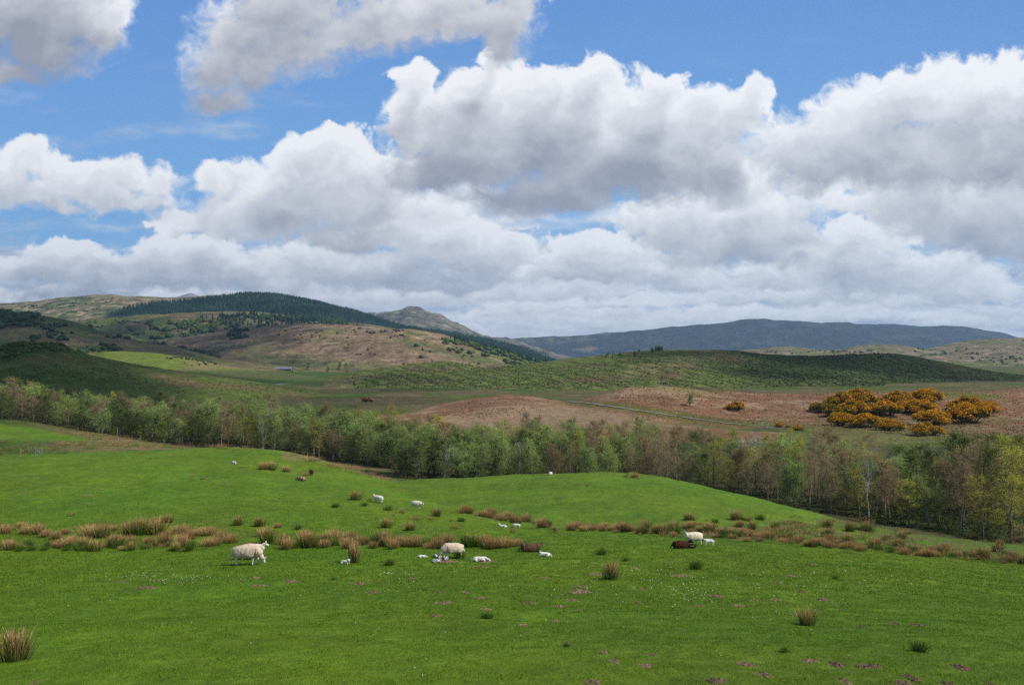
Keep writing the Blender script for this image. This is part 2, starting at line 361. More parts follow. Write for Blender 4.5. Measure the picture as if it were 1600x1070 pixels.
BR = np.array([.190, .105, .060]); TAN = np.array([.26, .185, .115]); MG = np.array([.066, .098, .025]); DG = np.array([.024, .038, .014])
YG = np.array([.14, .17, .035])
def col_moor(P, py, x, y, z):
    n = len(P); c = np.tile(BR, (n, 1)); t = fbm(x/12, y/12, 4, 80, .55); u = fbm(x/2.4, y/3.6, 5, 81, .7)
    c = c*(1+.35*u+.15*t)[:, None]
    c = mixc(c, TAN, ss(.05, .4, t+.35*u)*.75); v = fbm(x/20, y/7, 4, 181, .6); c = mixc(c, TAN*1.1, ss(.12, .35, v)*.65); c = mixc(c, BR*.5, ss(.15, .4, -v)*.6)
    # bleached flat, pale brow and greener strips
    c = mixc(c, TAN*.92, poly(P, py, [(720, 650), (780, 632), (900, 634), (1010, 652), (1050, 668), (700, 672)], 8)*ss(-.5, .2, u+.3)*.8)
    c = mixc(c, TAN*1.05, poly(P, py, [(940, 617), (985, 604), (1040, 601), (1100, 610), (1080, 617), (980, 618)], 5)*ss(-.4, .2, u+.2)*.75)
    c = mixc(c, YG*.75, poly(P, py, [(990, 604), (1060, 602), (1140, 610), (1120, 615), (1040, 612)], 3)*.45)
    c = mixc(c, YG*.8, poly(P, py, [(1440, 612), (1490, 609), (1560, 616), (1570, 623), (1510, 624), (1460, 620)], 4)*.75)
    c = mixc(c, YG*.55, poly(P, py, [(870, 624), (960, 628), (1060, 643), (1170, 660), (1180, 668), (1060, 656), (960, 640), (885, 632)], 4)*ss(-.6, .1, t+.4)*.8)
    c = mixc(c, MG*1.3, poly(P, py, [(1230, 665), (1400, 668), (1600, 690), (1600, 720), (1230, 720)], 10)*.6)
    c = mixc(c, MG*1.0, ss(-18, -20.5, z)*ss(-.4, .3, t)*.7)
    return np.clip(c, .004, 1)
def col_valley(P, py, x, y, z):
    n = len(P); c = np.tile(np.array([.105, .092, .045]), (n, 1)); t = fbm(x/60, y/90, 5, 82); u = fbm(x/9, y/16, 4, 83, .6)
    c = mixc(c, MG*.95, ss(-.1, .25, t)); c = mixc(c, TAN*.5, ss(.15, .5, u)*.5*ss(.1, -.2, t)); c = c*(1+.3*u)[:, None]
    c = mixc(c, [.055, .092, .020], poly(P, py, [(250, 583), (420, 580), (560, 582), (530, 600), (420, 605), (300, 600)], 3)*.85)
    c = mixc(c, [.10, .078, .055], poly(P, py, [(330, 606), (430, 602), (500, 602), (470, 612), (340, 616)], 3)*.6)
    return np.clip(c, .004, 1)
def col_knoll(P, py, x, y, z):
    n = len(P); t = fbm(x/34, y/34, 5, 84, .55); u = fbm(x/6, y/9, 4, 85, .6)
    c = np.tile(np.array([.080, .105, .028]), (n, 1)); c = mixc(c, [.125, .09, .045], ss(-.1, .35, t)*.8)
    c = mixc(c, [.055, .095, .02], poly(P, py, [(0, 572), (90, 575), (220, 600), (160, 610), (0, 600)], 8)*.5)
    c = mixc(c, DG*1.6, poly(P, py, [(0, 548), (20, 537), (95, 539), (115, 550), (60, 552), (20, 562), (0, 566)], 4)*ss(-.4, .3, u+.1)*.75)
    return np.clip(c*(1+.5*u)[:, None], .004, 1)
def col_field(P, py, x, y, z):
    n = len(P); t = fbm(x/30, y/60, 5, 86, .55); u = fbm(x/6, y/9, 4, 87, .6)
    c = np.tile(np.array([.125, .158, .032]), (n, 1)); c = mixc(c, TAN*.8, ss(-.15, .35, t+.3*u+.75*ss(190, 430, P)-.35)*.75)
    c = mixc(c, DG*1.7, ss(.3, .5, u)*ss(230, 300, P)*.5)
    c = mixc(c, [.06, .085, .025], ss(575, 582, py)*.8)
    return np.clip(c*(1+.15*u)[:, None], .004, 1)
def col_plant(P, py, x, y, z):
    n = len(P); t = fbm(x/45, y/45, 5, 88, .55); u = fbm(x/7, y/10, 4, 89, .65)
    c = np.tile(np.array([.100, .122, .034]), (n, 1)); c = mixc(c, [.125, .085, .05], ss(.02, .35, t)*.75)
    c = mixc(c, TAN*.7, ss(.25, .5, u+.3*t)*.4)
    c = mixc(c, TAN*.9, poly(P, py, [(470, 612), (520, 595), (580, 585), (560, 600), (500, 618)], 5)*.45)
    c = mixc(c, TAN, poly(P, py, [(960, 580), (1050, 556), (1130, 552), (1110, 562), (1000, 590)], 5)*.28)
    c = mixc(c, [.045, .06, .02], ss(1120, 1200, P)*.55)  # cloud shade on the right of the hill, put into the colour
    # planting furrows: darker lines, following the slope
    s2 = np.sin(x*1.05+1.2*t); c = mixc(c, DG*.9, ss(.1, .8, s2)*.75*poly(P, py, [(1225, 582), (1300, 576), (1410, 586), (1420, 612), (1230, 612)], 6)); s3 = np.sin((x*.55+y*.30)/1.25+3*t); c = mixc(c, TAN*.55, ss(.4, .9, s3)*.6*poly(P, py, [(1300, 556), (1390, 552), (1560, 588), (1500, 600), (1400, 584)], 6)); s1 = np.sin((x*.9+y*.38)/1.9+2*t); c = mixc(c, DG*1.1, ss(.25, .9, s1)*ss(-.5, .2, u+.3)*.50*ss(480, 560, P))
    return np.clip(c*(1+.55*u)[:, None], .004, 1)
def col_foot(P, py, x, y, z):
    n = len(P); t = fbm(x/110, y/110, 5, 90, .55); u = fbm(x/20, y/26, 4, 91, .65)
    c = np.tile(np.array([.150, .118, .062]), (n, 1)); c = mixc(c, MG*1.1, ss(-.1, .25, t)*.85); c = mixc(c, DG, ss(.15, .4, u+.3*t)*.6)
    c = mixc(c, DG*.9, poly(P, py, [(-500, 490), (0, 488), (60, 492), (60, 505), (0, 515), (-500, 515)], 6)*.75)
    c = mixc(c, [.05, .085, .02], poly(P, py, [(110, 540), (170, 538), (180, 552), (115, 552)], 4)*.7)
    return np.clip(c*(1+.55*u)[:, None], .004, 1)
def col_brown(P, py, x, y, z):
    n = len(P); t = fbm(x/120, y/120, 5, 92, .55); u = fbm(x/22, y/26, 5, 93, .65)
    c = np.tile(np.array([.215, .145, .085]), (n, 1)); c = mixc(c, YG*.95, ss(.05, .4, t)*.6); c = mixc(c, [.30, .225, .15], ss(.2, .5, u)*.5)
    c = mixc(c, [.105, .15, .030], poly(P, py, [(330, 555), (390, 550), (460, 575), (300, 575), (345, 548), (430, 560), (500, 578), (560, 590), (300, 590)], 7)*.75)
    c = mixc(c, [.15, .165, .045], poly(P, py, [(400, 535), (460, 548), (520, 562), (600, 568), (420, 572), (360, 556)], 9)*.55); c = mixc(c, [.12, .15, .035], poly(P, py, [(400, 572), (520, 567), (600, 572), (780, 572), (760, 592), (400, 592)], 7)*.6)
    c = mixc(c, [.15, .10, .06], poly(P, py, [(420, 545), (520, 530), (640, 560), (560, 565)], 12)*.5)
    c = mixc(c, MG*1.2, poly(P, py, [(690, 540), (760, 545), (860, 570), (900, 590), (760, 570), (640, 545), (610, 530), (640, 528)], 6)*ss(-.2, .2, u+.1)*.75)
    c = mixc(c, DG*1.6, ss(.2, .4, -u+.3*t)*.6); v = fbm(x/60, y/22, 4, 192, .6); c = mixc(c, [.095, .075, .045], ss(.12, .35, v)*.6); c = mixc(c, [.36, .28, .19], ss(.15, .38, -v)*.5)
    return np.clip(c*(1+.50*u)[:, None], .004, 1)
def col_ledge(P, py, x, y, z):
    n = len(P); t = fbm(x/150, y/150, 5, 94, .55); u = fbm(x/26, y/40, 5, 95, .65)
    c = np.tile(np.array([.125, .098, .050]), (n, 1)); c = mixc(c, MG*1.05, ss(-.15, .2, t)*.85); c = mixc(c, DG*1.2, ss(.1, .35, u+.3*t)*.7)
    v = fbm(x/80, y/30, 4, 193, .6); c = mixc(c, [.24, .18, .105], ss(.12, .35, v)*.6); c = mixc(c, [.26, .20, .12], poly(P, py, [(270, 494), (330, 489), (412, 489), (412, 494), (330, 496)], 3)*.8)
    c = mixc(c, [.25, .19, .11], poly(P, py, [(300, 505), (400, 500), (500, 500), (540, 506), (460, 512), (380, 514)], 6)*.35)
    c = mixc(c, [.26, .20, .12], poly(P, py, [(488, 496), (520, 500), (515, 504), (486, 501)], 2)*.8)
    c = mixc(c, [.09, .115, .03], poly(P, py, [(100, 500), (175, 498), (190, 515), (140, 520)], 5)*.7)
    return np.clip(c*(1+.50*u)[:, None], .004, 1)
def col_forest(P, py, x, y, z):
    n = len(P); t = fbm(x/190, y/190, 5, 96, .55); u = fbm(x/36, y/60, 5, 97, .65)
    c = np.tile(np.array([.155, .130, .065]), (n, 1)); c = mixc(c, MG*1.1, ss(-.05, .25, t)*.75); c = mixc(c, [.29, .215, .14], ss(.0, .35, u-.2*t)*.75)
    c = mixc(c, DG*1.3, ss(.08, .3, -u+.2*t)*.65); v = fbm(x/110, y/40, 4, 194, .6); c = mixc(c, [.34, .26, .18], ss(.12, .3, v)*.6)
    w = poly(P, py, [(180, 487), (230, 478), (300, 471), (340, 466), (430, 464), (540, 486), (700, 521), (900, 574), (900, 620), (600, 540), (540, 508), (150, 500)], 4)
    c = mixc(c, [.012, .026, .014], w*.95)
    return np.clip(c*(1+.5*u)[:, None], .004, 1)
def col_peak(P, py, x, y, z):
    n = len(P); t = fbm(x/260, y/200, 5, 98, .6); u = fbm(x/60, y/70, 5, 99, .65)
    c = np.tile(np.array([.150, .132, .085]), (n, 1)); c = mixc(c, [.085, .075, .062], ss(-.05, .25, t)*.85); c = mixc(c, [.225, .19, .125], ss(.05, .35, u)*.6)
    c = mixc(c, [.05, .048, .046], ss(.08, .25, -u)*.75); v = fbm(x/130, y/50, 4, 196, .65); c = mixc(c, [.30, .26, .18], ss(.1, .3, v)*.6); c = mixc(c, [.045, .042, .04], ss(.15, .3, -v)*.6)
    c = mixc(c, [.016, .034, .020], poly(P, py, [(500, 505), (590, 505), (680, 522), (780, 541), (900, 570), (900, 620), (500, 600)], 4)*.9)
    return np.clip(c, .004, 1)
def col_ridge_shaded(P, py, x, y, z):
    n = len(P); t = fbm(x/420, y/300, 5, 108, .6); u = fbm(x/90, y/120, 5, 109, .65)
    c = np.tile(np.array([.036, .038, .044]), (n, 1)); c = mixc(c, [.052, .062, .040], ss(.05, .3, t)*.8); c = c*(1+.7*u)[:, None]; v = fbm(x/190, y/70, 4, 197, .65); c = mixc(c, [.020, .020, .02], ss(.1, .3, v)*.6)  # dark heather base, also carrying the cloud shade over this ridge
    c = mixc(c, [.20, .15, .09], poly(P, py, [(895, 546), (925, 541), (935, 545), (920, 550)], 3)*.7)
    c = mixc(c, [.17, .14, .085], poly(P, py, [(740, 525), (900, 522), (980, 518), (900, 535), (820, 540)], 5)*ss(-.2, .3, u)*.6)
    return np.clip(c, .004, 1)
def col_pale(P, py, x, y, z):
    n = len(P); t = fbm(x/170, y/200, 5, 118, .55); u = fbm(x/34, y/50, 5, 119, .65)
    c = np.tile(np.array([.155, .125, .070]), (n, 1)); c = mixc(c, YG*.75, ss(.0, .3, t)*.75); c = mixc(c, [.25, .19, .125], ss(.0, .35, u)*.6)
    c = mixc(c, DG*1.8, ss(.1, .3, -u)*.65); v = fbm(x/90, y/30, 4, 195, .6); c = mixc(c, [.33, .26, .18], ss(.1, .3, v)*.6)
    return np.clip(c, .004, 1)
def col_snow(P, py, x, y, z): return np.tile(np.array([.26, .22, .20]), (len(P), 1))
def hm(name, s, b): return ramp_mat(name, 'col', nz=(.50, s*2), nz2=(.22, s*9), bump=(b*2.2, s*2.2), rough=1, spec=.02)
LAY['moor'].mesh(col_moor, hm('bracken_moor', .5, .18), cols(2.4, 300), [20, 60, 110, 20], 'moorland')
LAY['valley'].mesh(col_valley, hm('valley_grass', 1.2, .15), cols(4), [16, 160, 60, 20], 'valley_floor')
LAY['knoll'].mesh(col_knoll, hm('rough_grass', .9, .25), cols(2.6, -500, 700), [10, 130, 30], 'grassy_knoll')
LAY['field'].mesh(col_field, hm('bright_grass', 1.2, .2), cols(2, -100, 600), [20, 90, 20], 'upland_field')
LAY['plantation_hill'].mesh(col_plant, hm('heath_grass', 1.0, .35), cols(1.8, 380, 2100), [24, 120, 110, 20], 'moorland_hill')
LAY['foothill'].mesh(col_foot, hm('foothill_turf', 2.5, 1.0), cols(2.4, -500, 700), [20, 130, 20], 'foothill')
LAY['brown_hill'].mesh(col_brown, hm('brown_grass', 3.5, 1.2), cols(1.8, 100, 1000), [20, 150, 20], 'brown_hillside')
LAY['ledge_hill'].mesh(col_ledge, hm('ledge_turf', 4, 1.4), cols(2.2, -500, 1000), [20, 130, 14], 'wooded_hillside')
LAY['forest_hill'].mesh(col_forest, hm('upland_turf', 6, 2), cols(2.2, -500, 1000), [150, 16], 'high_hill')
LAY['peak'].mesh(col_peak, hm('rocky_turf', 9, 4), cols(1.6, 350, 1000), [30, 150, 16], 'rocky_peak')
LAY['far_ridge'].mesh(col_ridge_shaded, hm('heather', 14, 4), cols(2.2, 600, 2100), [30, 110, 14], 'far_ridge')  # heather colour includes the ridge's painted cloud shade
LAY['pale_foothill'].mesh(col_pale, hm('pale_turf', 5, 2), cols(2, 950, 2100), [30, 120, 16], 'pale_foothill')
LAY['snow_peak'].mesh(col_snow, hm('bare_rock', 20, 6), cols(4, -200, 700), [30, 12], 'distant_peak')

# ---------------------------------------------------------------- sky backdrop with clouds
CL = [
 (30, .45, .9, [(300,520,300,18),(800,530,260,14),(1100,515,200,14),(60,545,260,14),(400,540,300,12),(900,500,260,16),(1240,492,260,14),(1560,500,140,16),(720,515,90,8)]),
 (30, .30, .50, [(840,478,110,17),(940,492,90,13),(1130,486,90,11),(1010,470,70,12),(1330,480,60,13),(1290,488,50,10),(1440,495,40,8),(780,492,80,12),(1370,476,30,8)]),
 (44, .35, 1.2, [(90,468,200,22),(850,455,200,20),(1300,462,160,20),(330,462,220,18),(540,468,190,20),(690,462,150,18),(1180,465,160,16),(1560,488,110,16),(1420,470,80,12)]),
 (70, .75, 1.0, [(760,350,190,50),(1000,345,130,34),(1180,330,170,60),(1450,360,200,66),(560,360,170,60),(880,420,220,40),(1300,420,220,40),(330,360,120,40),(700,310,110,24)]),
 (48, .28, 1.1, [(90,400,70,24),(40,425,90,28),(150,420,90,28),(260,400,75,32),(320,395,60,30),(230,435,150,26),(380,425,110,34),(440,450,120,22),(110,455,130,16)]),
 (52, .26, 1.1, [(300,350,60,18),(560,425,150,34),(500,400,90,30),(700,380,90,42),(760,395,95,44),(640,365,80,26),(800,430,110,26),(650,445,150,18)]),
 (46, .26, 1.0, [(930,385,60,22),(900,405,70,32),(965,405,70,38),(1030,425,100,30),(880,430,90,18),(1100,440,130,24),(1220,435,110,26)]),
 (52, .26, .85, [(1340,365,72,27),(1400,372,40,22),(1320,405,95,42),(1430,435,105,42),(1360,440,110,34),(1530,450,90,36),(1480,415,60,26)]),
 (60, .30, .95, [(1290,290,70,26),(1010,345,60,30),(1090,330,80,38),(1060,365,75,40),(1180,330,90,45),(1160,380,100,50),(1225,370,60,45),(1250,400,60,42),(1120,400,100,32)]),
 (48, .30, .65, [(355,275,48,25),(385,300,50,38),(50,245,52,30),(100,262,40,24),(10,300,80,38),(70,300,80,34),(130,275,60,26),(-30,270,70,40),(195,275,52,32),(250,290,48,34),(150,300,70,30),(215,318,95,18),(300,340,60,16),(95,325,60,14)]),
 (58, .26, .75, [(510,230,68,34),(455,258,52,40),(545,265,80,46),(600,275,60,46),(500,310,100,46),(590,330,110,42),(440,350,75,34),(560,375,120,26),(660,330,90,30),(380,330,50,34),(345,345,40,40),(420,310,60,40),(330,290,34,30)]),
 (66, .30, 1.0, [(1440,290,120,50),(1570,300,120,75),(1500,350,130,50),(1570,385,80,36),(1430,325,110,36),(1660,330,120,90),(1340,315,80,22)]),
 (64, .26, .80, [(1230,225,90,55),(1300,215,100,60),(1380,180,90,66),(1450,150,80,60),(1530,150,90,62),(1620,150,90,72),(1250,265,120,48),(1400,250,140,62),(1560,240,160,80),(1130,260,120,56),(1700,200,150,110)]),
 (60, .24, .95, [(645,125,30,30),(640,190,46,62),(690,200,80,66),(760,160,80,56),(840,150,80,52),(930,130,42,46),(880,190,130,70),(1040,140,46,36),(1010,190,110,66),(1110,190,90,56),(1180,150,34,36),(760,240,140,66),(680,270,90,50),(920,260,150,62),(850,305,170,36),(1040,265,130,58),(1120,290,110,44),(700,260,70,34),(770,95,24,26)]),
 (52, .34, .75, [(345,105,66,70),(340,165,56,26),(400,110,70,44),(370,60,70,60),(440,20,110,66),(450,80,100,50),(560,50,150,50),(670,25,140,52),(760,30,100,44),(785,70,34,40),(810,20,36,30),(780,-40,180,50),(520,-50,200,70)]),
 (56, .32, 1.0, [(50,30,110,74),(120,20,92,74),(70,80,105,52),(160,50,46,46),(20,120,64,24),(190,20,26,34),(60,-50,150,70),(-100,50,120,90)]),
]
def clouds(X, Y):
    """sky radiance for directions given on the plane one unit ahead, X and Y in 1386ths, Y down from 560"""
    el = np.clip((560-Y)/560, 0, 2)
    hz = np.array([.36,.58,.76]); md = np.array([.175,.385,.70]); zn = np.array([.115,.265,.60])
    t1 = ss(0,.42,el)[...,None]; t2 = ss(.35,1.10,el)[...,None]
    col = hz*(1-t1)+md*t1; col = col*(1-t2)+zn*t2
    lit = np.array([.85,.85,.865]); drk = np.array([.29,.30,.355])
    # thin veil and a soft far deck low down
    v = ss(-.05,.55,fbm(X/230, Y/60, 5, 900, .6)+.95*ss(.42,.16,el)-.1)*ss(1.0,.3,el)
    g = np.clip(.42+1.1*fbm(X/95, Y/20, 6, 930, .62)+.35*ss(.1,.0,el),0,1)[...,None]
    v = (v*.88)[...,None]; col = col*(1-v)+(np.array([.34,.39,.50])*(1-g)+np.array([.72,.75,.80])*g)*v
    for k, (sc, edge, dark, E) in enumerate(CL):
        if k < 5: dark = dark*1.35
        E = np.array(E, float)
        x0 = (E[:,0]-E[:,2]).min()-sc*1.5; x1 = (E[:,0]+E[:,2]).max()+sc*1.5
        y0 = (E[:,1]-E[:,3]).min()-sc*1.5; y1 = (E[:,1]+E[:,3]).max()+sc*1.5
        m = (X > x0)&(X < x1)&(Y > y0)&(Y < y1)
        if not m.any(): continue
        x = X[m]; y = Y[m]
        flat = 1.0 if k > 7 else 1.5
        q1 = fbm(x/sc*.8, y/sc*.8*flat, 2, 100+k); q2 = fbm(x/sc*.8, y/sc*.8*flat, 2, 200+k)
        q3 = fbm(x/sc*3, y/sc*3, 4, 240+k, .6)
        wx = x+sc*.45*q1+sc*.16*q3; wy = y+sc*.35*q2-sc*.14*q3
        ymax = (E[:,1]+E[:,3]*.85).max(); ymin = (E[:,1]-E[:,3]).min()
        def field(x, y):
            f = np.zeros(x.shape)
            for cx, cy, rx, ry in E:
                dy = (y-cy)/np.where(y > cy, ry*.85, ry)
                f += np.exp(9*np.clip(1-np.sqrt(((x-cx)/rx)**2+dy**2), -2, 1))
            return np.log(f+1e-6)/9
        big = field(wx, wy)
        bl = billow(wx/sc*.9+k*7, wy/sc*1.1*flat+k*3, 6, 300+k, .55)
        fb = fbm(x/sc*2.2+.6*q1, y/sc*2.6*flat+.6*q2, 6, 350+k, .62)
        f = big+.20*bl+.22*fb+.12
        a = ss(0, edge*(.95+1.8*ss(ymin, ymax, y)), f)
        tau = 0; pd = 0
        for st in (.15,.4,.8,1.4,2.2):
            d = sc*st
            fs = field(wx+d*.35, wy-d)
            if st < 1: fs = fs+.20*billow((wx+d*.35)/sc*.9+k*7, (wy-d)/sc*1.1*flat+k*3, 4, 300+k, .55)
            tau = tau+np.clip(fs, 0, .8)*(st-pd); pd = st
        T = np.exp(-1.35*dark*tau)
        hpos = ss(ymin, ymax, y)
        lowp = fbm(x/sc*.75, y/sc*1.2*flat, 3, 500+k, .5)
        crag = np.clip(.55*bl+.55*fb, -1, 1)
        L = T*1.05-.20*dark*hpos+.30*lowp*(1-.4*T)+.20*crag*(.35+.65*T)+.06
        L = L+.16*(1-ss(.0,.4,f))*(1-hpos*.5)
        L = np.clip(L, .0, 1.04)[...,None]
        c = drk*(1-L)+lit*L
        if k < 8:                                    # far cloud pales into the air
            h = .20*(1-k/8.); c = c*(1-h)+np.array([.46,.53,.66])*h
        a = (a*np.where(k < 1, .75, .97))[...,None]
        col[m] = col[m]*(1-a)+c*a
    return col
def build_sky():
    xs = np.concatenate([np.arange(-1700, -60, 16), np.arange(-60, 1660, 1.6), np.arange(1660, 3300, 16)])
    ys = np.concatenate([np.arange(-1500, -40, 16), np.arange(-40, 570, 1.6), np.arange(570, 640, 14)])
    X, Y = np.meshgrid(xs, ys)
    c = clouds(X, Y)
    D = np.stack([(X-800)/F, np.ones_like(X), (HY-Y)/F], -1); D = D/np.linalg.norm(D, axis=-1, keepdims=True)*26000
    nr, nc = X.shape
    i = (np.arange(nr-1)[:, None]*nc+np.arange(nc-1)[None, :]).ravel()
    Fc = np.stack([i, i+nc, i+nc+1, i+1], 1)
    m = bpy.data.materials.new('sky'); m.use_nodes = True; t = m.node_tree; t.nodes.clear()
    a = t.nodes.new('ShaderNodeAttribute'); a.attribute_name = 'col'; e = t.nodes.new('ShaderNodeEmission'); ou = t.nodes.new('ShaderNodeOutputMaterial')
    t.links.new(a.outputs['Color'], e.inputs[0]); t.links.new(e.outputs[0], ou.inputs[0]); e.inputs[1].default_value = SKY_GAIN
    m.cycles.emission_sampling = 'NONE'
    o = add('sky', np_mesh('sky', D.reshape(-1, 3), Fc, m, c.reshape(-1, 3), True)); o['kind'] = 'structure'
SKY_GAIN = 1.05
build_sky()
# ---------------------------------------------------------------- cumulus overhead: their shade falls on the land
def cloud_mat():
    if 'cloud_white' in MATS: return MATS['cloud_white']
    m = bpy.data.materials.new('cloud_white'); m.use_nodes = True; t = m.node_tree; t.nodes.clear(); d = t.nodes.new('ShaderNodeBsdfDiffuse'); d.inputs[0].default_value = (.9, .9, .92, 1)
    g = t.nodes.new('ShaderNodeBsdfTransparent'); mx = t.nodes.new('ShaderNodeMixShader'); mx.inputs[0].default_value = .24; ou = t.nodes.new('ShaderNodeOutputMaterial')
    t.links.new(g.outputs[0], mx.inputs[1]); t.links.new(d.outputs[0], mx.inputs[2]); t.links.new(mx.outputs[0], ou.inputs[0]); MATS['cloud_white'] = m; return m
def cumulus(gx, gy, rx, ry, h, seed):
    rg = np.random.default_rng(seed); off = np.array(SV)/SV.z*h
    bm = bmesh.new()
    for i in range(46):
        a = rg.uniform(0, 2*math.pi); q = math.sqrt(rg.uniform(0, 1)); r = (.42-.28*q)*min(rx, ry)*rg.uniform(.7, 1.25)
        M = Matrix.Translation((gx+off[0]+q*rx*math.cos(a), gy+off[1]+q*ry*math.sin(a), h+r*.3)) @ Matrix.Diagonal((r, r, r*.6, 1))
        bmesh.ops.create_icosphere(bm, subdivisions=3, radius=1, matrix=M)
    me = bpy.data.meshes.new('cloud'); bm.to_mesh(me); bm.free()
    co = np.zeros(len(me.vertices)*3, np.float32); me.vertices.foreach_get('co', co); co = co.reshape(-1, 3)
    co[:, 2] += 9*fbm(co[:, 0]/40, co[:, 1]/40, 4, seed); co[:, 0] += 14*fbm(co[:, 1]/30, co[:, 2]/30, 4, seed+1); me.vertices.foreach_set('co', co.ravel())
    me.polygons.foreach_set('use_smooth', np.ones(len(me.polygons), bool))
    me.materials.append(cloud_mat())
    add('cloud', me)['kind'] = 'structure'
cumulus(-235, 435, 215, 235, 1500, 5)
cumulus(-640, 1290, 350, 350, 1500, 6)
cumulus(335, 690, 225, 200, 1500, 7)
cumulus(-680, 2180, 430, 200, 1900, 9)
cumulus(-560, 1720, 160, 160, 1700, 12)
# ---------------------------------------------------------------- the air
def haze():
    bm = bmesh.new(); x0, x1, y0, y1, z0, z1 = -9500, 9500, -300, 10500, -75, 900
    bmesh.ops.create_cube(bm, size=1, matrix=Matrix.Translation(((x0+x1)/2, (y0+y1)/2, (z0+z1)/2)) @ Matrix.Diagonal((x1-x0, y1-y0, z1-z0, 1)))
    me = bpy.data.meshes.new('haze'); bm.to_mesh(me); bm.free()
    m = bpy.data.materials.new('haze'); m.use_nodes = True; t = m.node_tree; t.nodes.clear()
    v = t.nodes.new('ShaderNodeVolumePrincipled'); v.inputs['Color'].default_value = (.42, .70, 1, 1); v.inputs['Density'].default_value = HAZE
    v.inputs['Anisotropy'].default_value = .2
    ou = t.nodes.new('ShaderNodeOutputMaterial'); t.links.new(v.outputs[0], ou.inputs['Volume']); me.materials.append(m)
    o = add('haze', me); o['kind'] = 'stuff'; o['label'] = 'thin blue haze over the far hills'; o['category'] = 'haze'
HAZE = 5.6e-5
haze()

# ---------------------------------------------------------------- vegetation prototypes
class Geo:
    def __init__(s): s.V = []; s.F = []; s.C = []; s.n = 0
    def add(s, V, Fc, c):
        V = np.asarray(V, float); s.V.append(V); s.F.append(np.asarray(Fc)+s.n); s.n += len(V)
        c = np.asarray(c, float); s.C.append(np.tile(c, (len(V), 1)) if c.ndim == 1 else c)
    def mesh(s, name, mat, smooth=False): return np_mesh(name, np.concatenate(s.V), np.concatenate(s.F), mat, np.concatenate(s.C), smooth)
def tube(g, pts, rad, c, sides=5):
    pts = np.array(pts, float); k = len(pts); V = []
    for i in range(k):
        t = pts[min(i+1, k-1)]-pts[max(i-1, 0)]; t = t/(np.linalg.norm(t)+1e-9)
        a = np.cross(t, [0, 0, 1] if abs(t[2]) < .9 else [1, 0, 0]); a /= np.linalg.norm(a); b = np.cross(t, a)
        th = np.arange(sides)*2*np.pi/sides
        V.append(pts[i]+rad[i]*(np.cos(th)[:, None]*a+np.sin(th)[:, None]*b))
    Fc = []
    for i in range(k-1):
        for j in range(sides):
            j2 = (j+1) % sides; Fc.append([i*sides+j, i*sides+j2, (i+1)*sides+j2, (i+1)*sides+j])
    g.add(np.concatenate(V), Fc, c)
def quads(g, P, size, rg, cols, flat=.0):
    n = len(P); a = rg.normal(size=(n, 3)); a /= np.linalg.norm(a, axis=1)[:, None]
    b = rg.normal(size=(n, 3)); b -= (a*b).sum(1)[:, None]*a; b /= np.linalg.norm(b, axis=1)[:, None]
    s = (size*rg.uniform(.6, 1.3, n))[:, None]; a = a*s; b = b*s*.62
    V = np.stack([P-a, P-b*.9, P+a, P+b*.9], 1).reshape(-1, 3)
    g.add(V, np.arange(n*4).reshape(n, 4), np.repeat(cols, 4, 0))
def slivers(g, P0, P1, w, rg, cols):
    """thin twig as a narrow two-sided strip"""
    n = len(P0); d = P1-P0; s = np.cross(d, rg.normal(size=(n, 3))); s /= (np.linalg.norm(s, axis=1)[:, None]+1e-9); s = s*w
    V = np.stack([P0-s, P0+s, P1+s*.35, P1-s*.35], 1).reshape(-1, 3)
    g.add(V, np.arange(n*4).reshape(n, 4), np.repeat(cols, 4, 0))

m_leaf = ramp_mat('leaves', 'col', nz=(.25, .5), obj_space=True, rough=.7, trans=.45, spec=.08, vary=.25)
m_bark = ramp_mat('bark', 'col', nz=(.35, .25), bump=(.02, .08), obj_space=True, rough=.9, vary=.2)

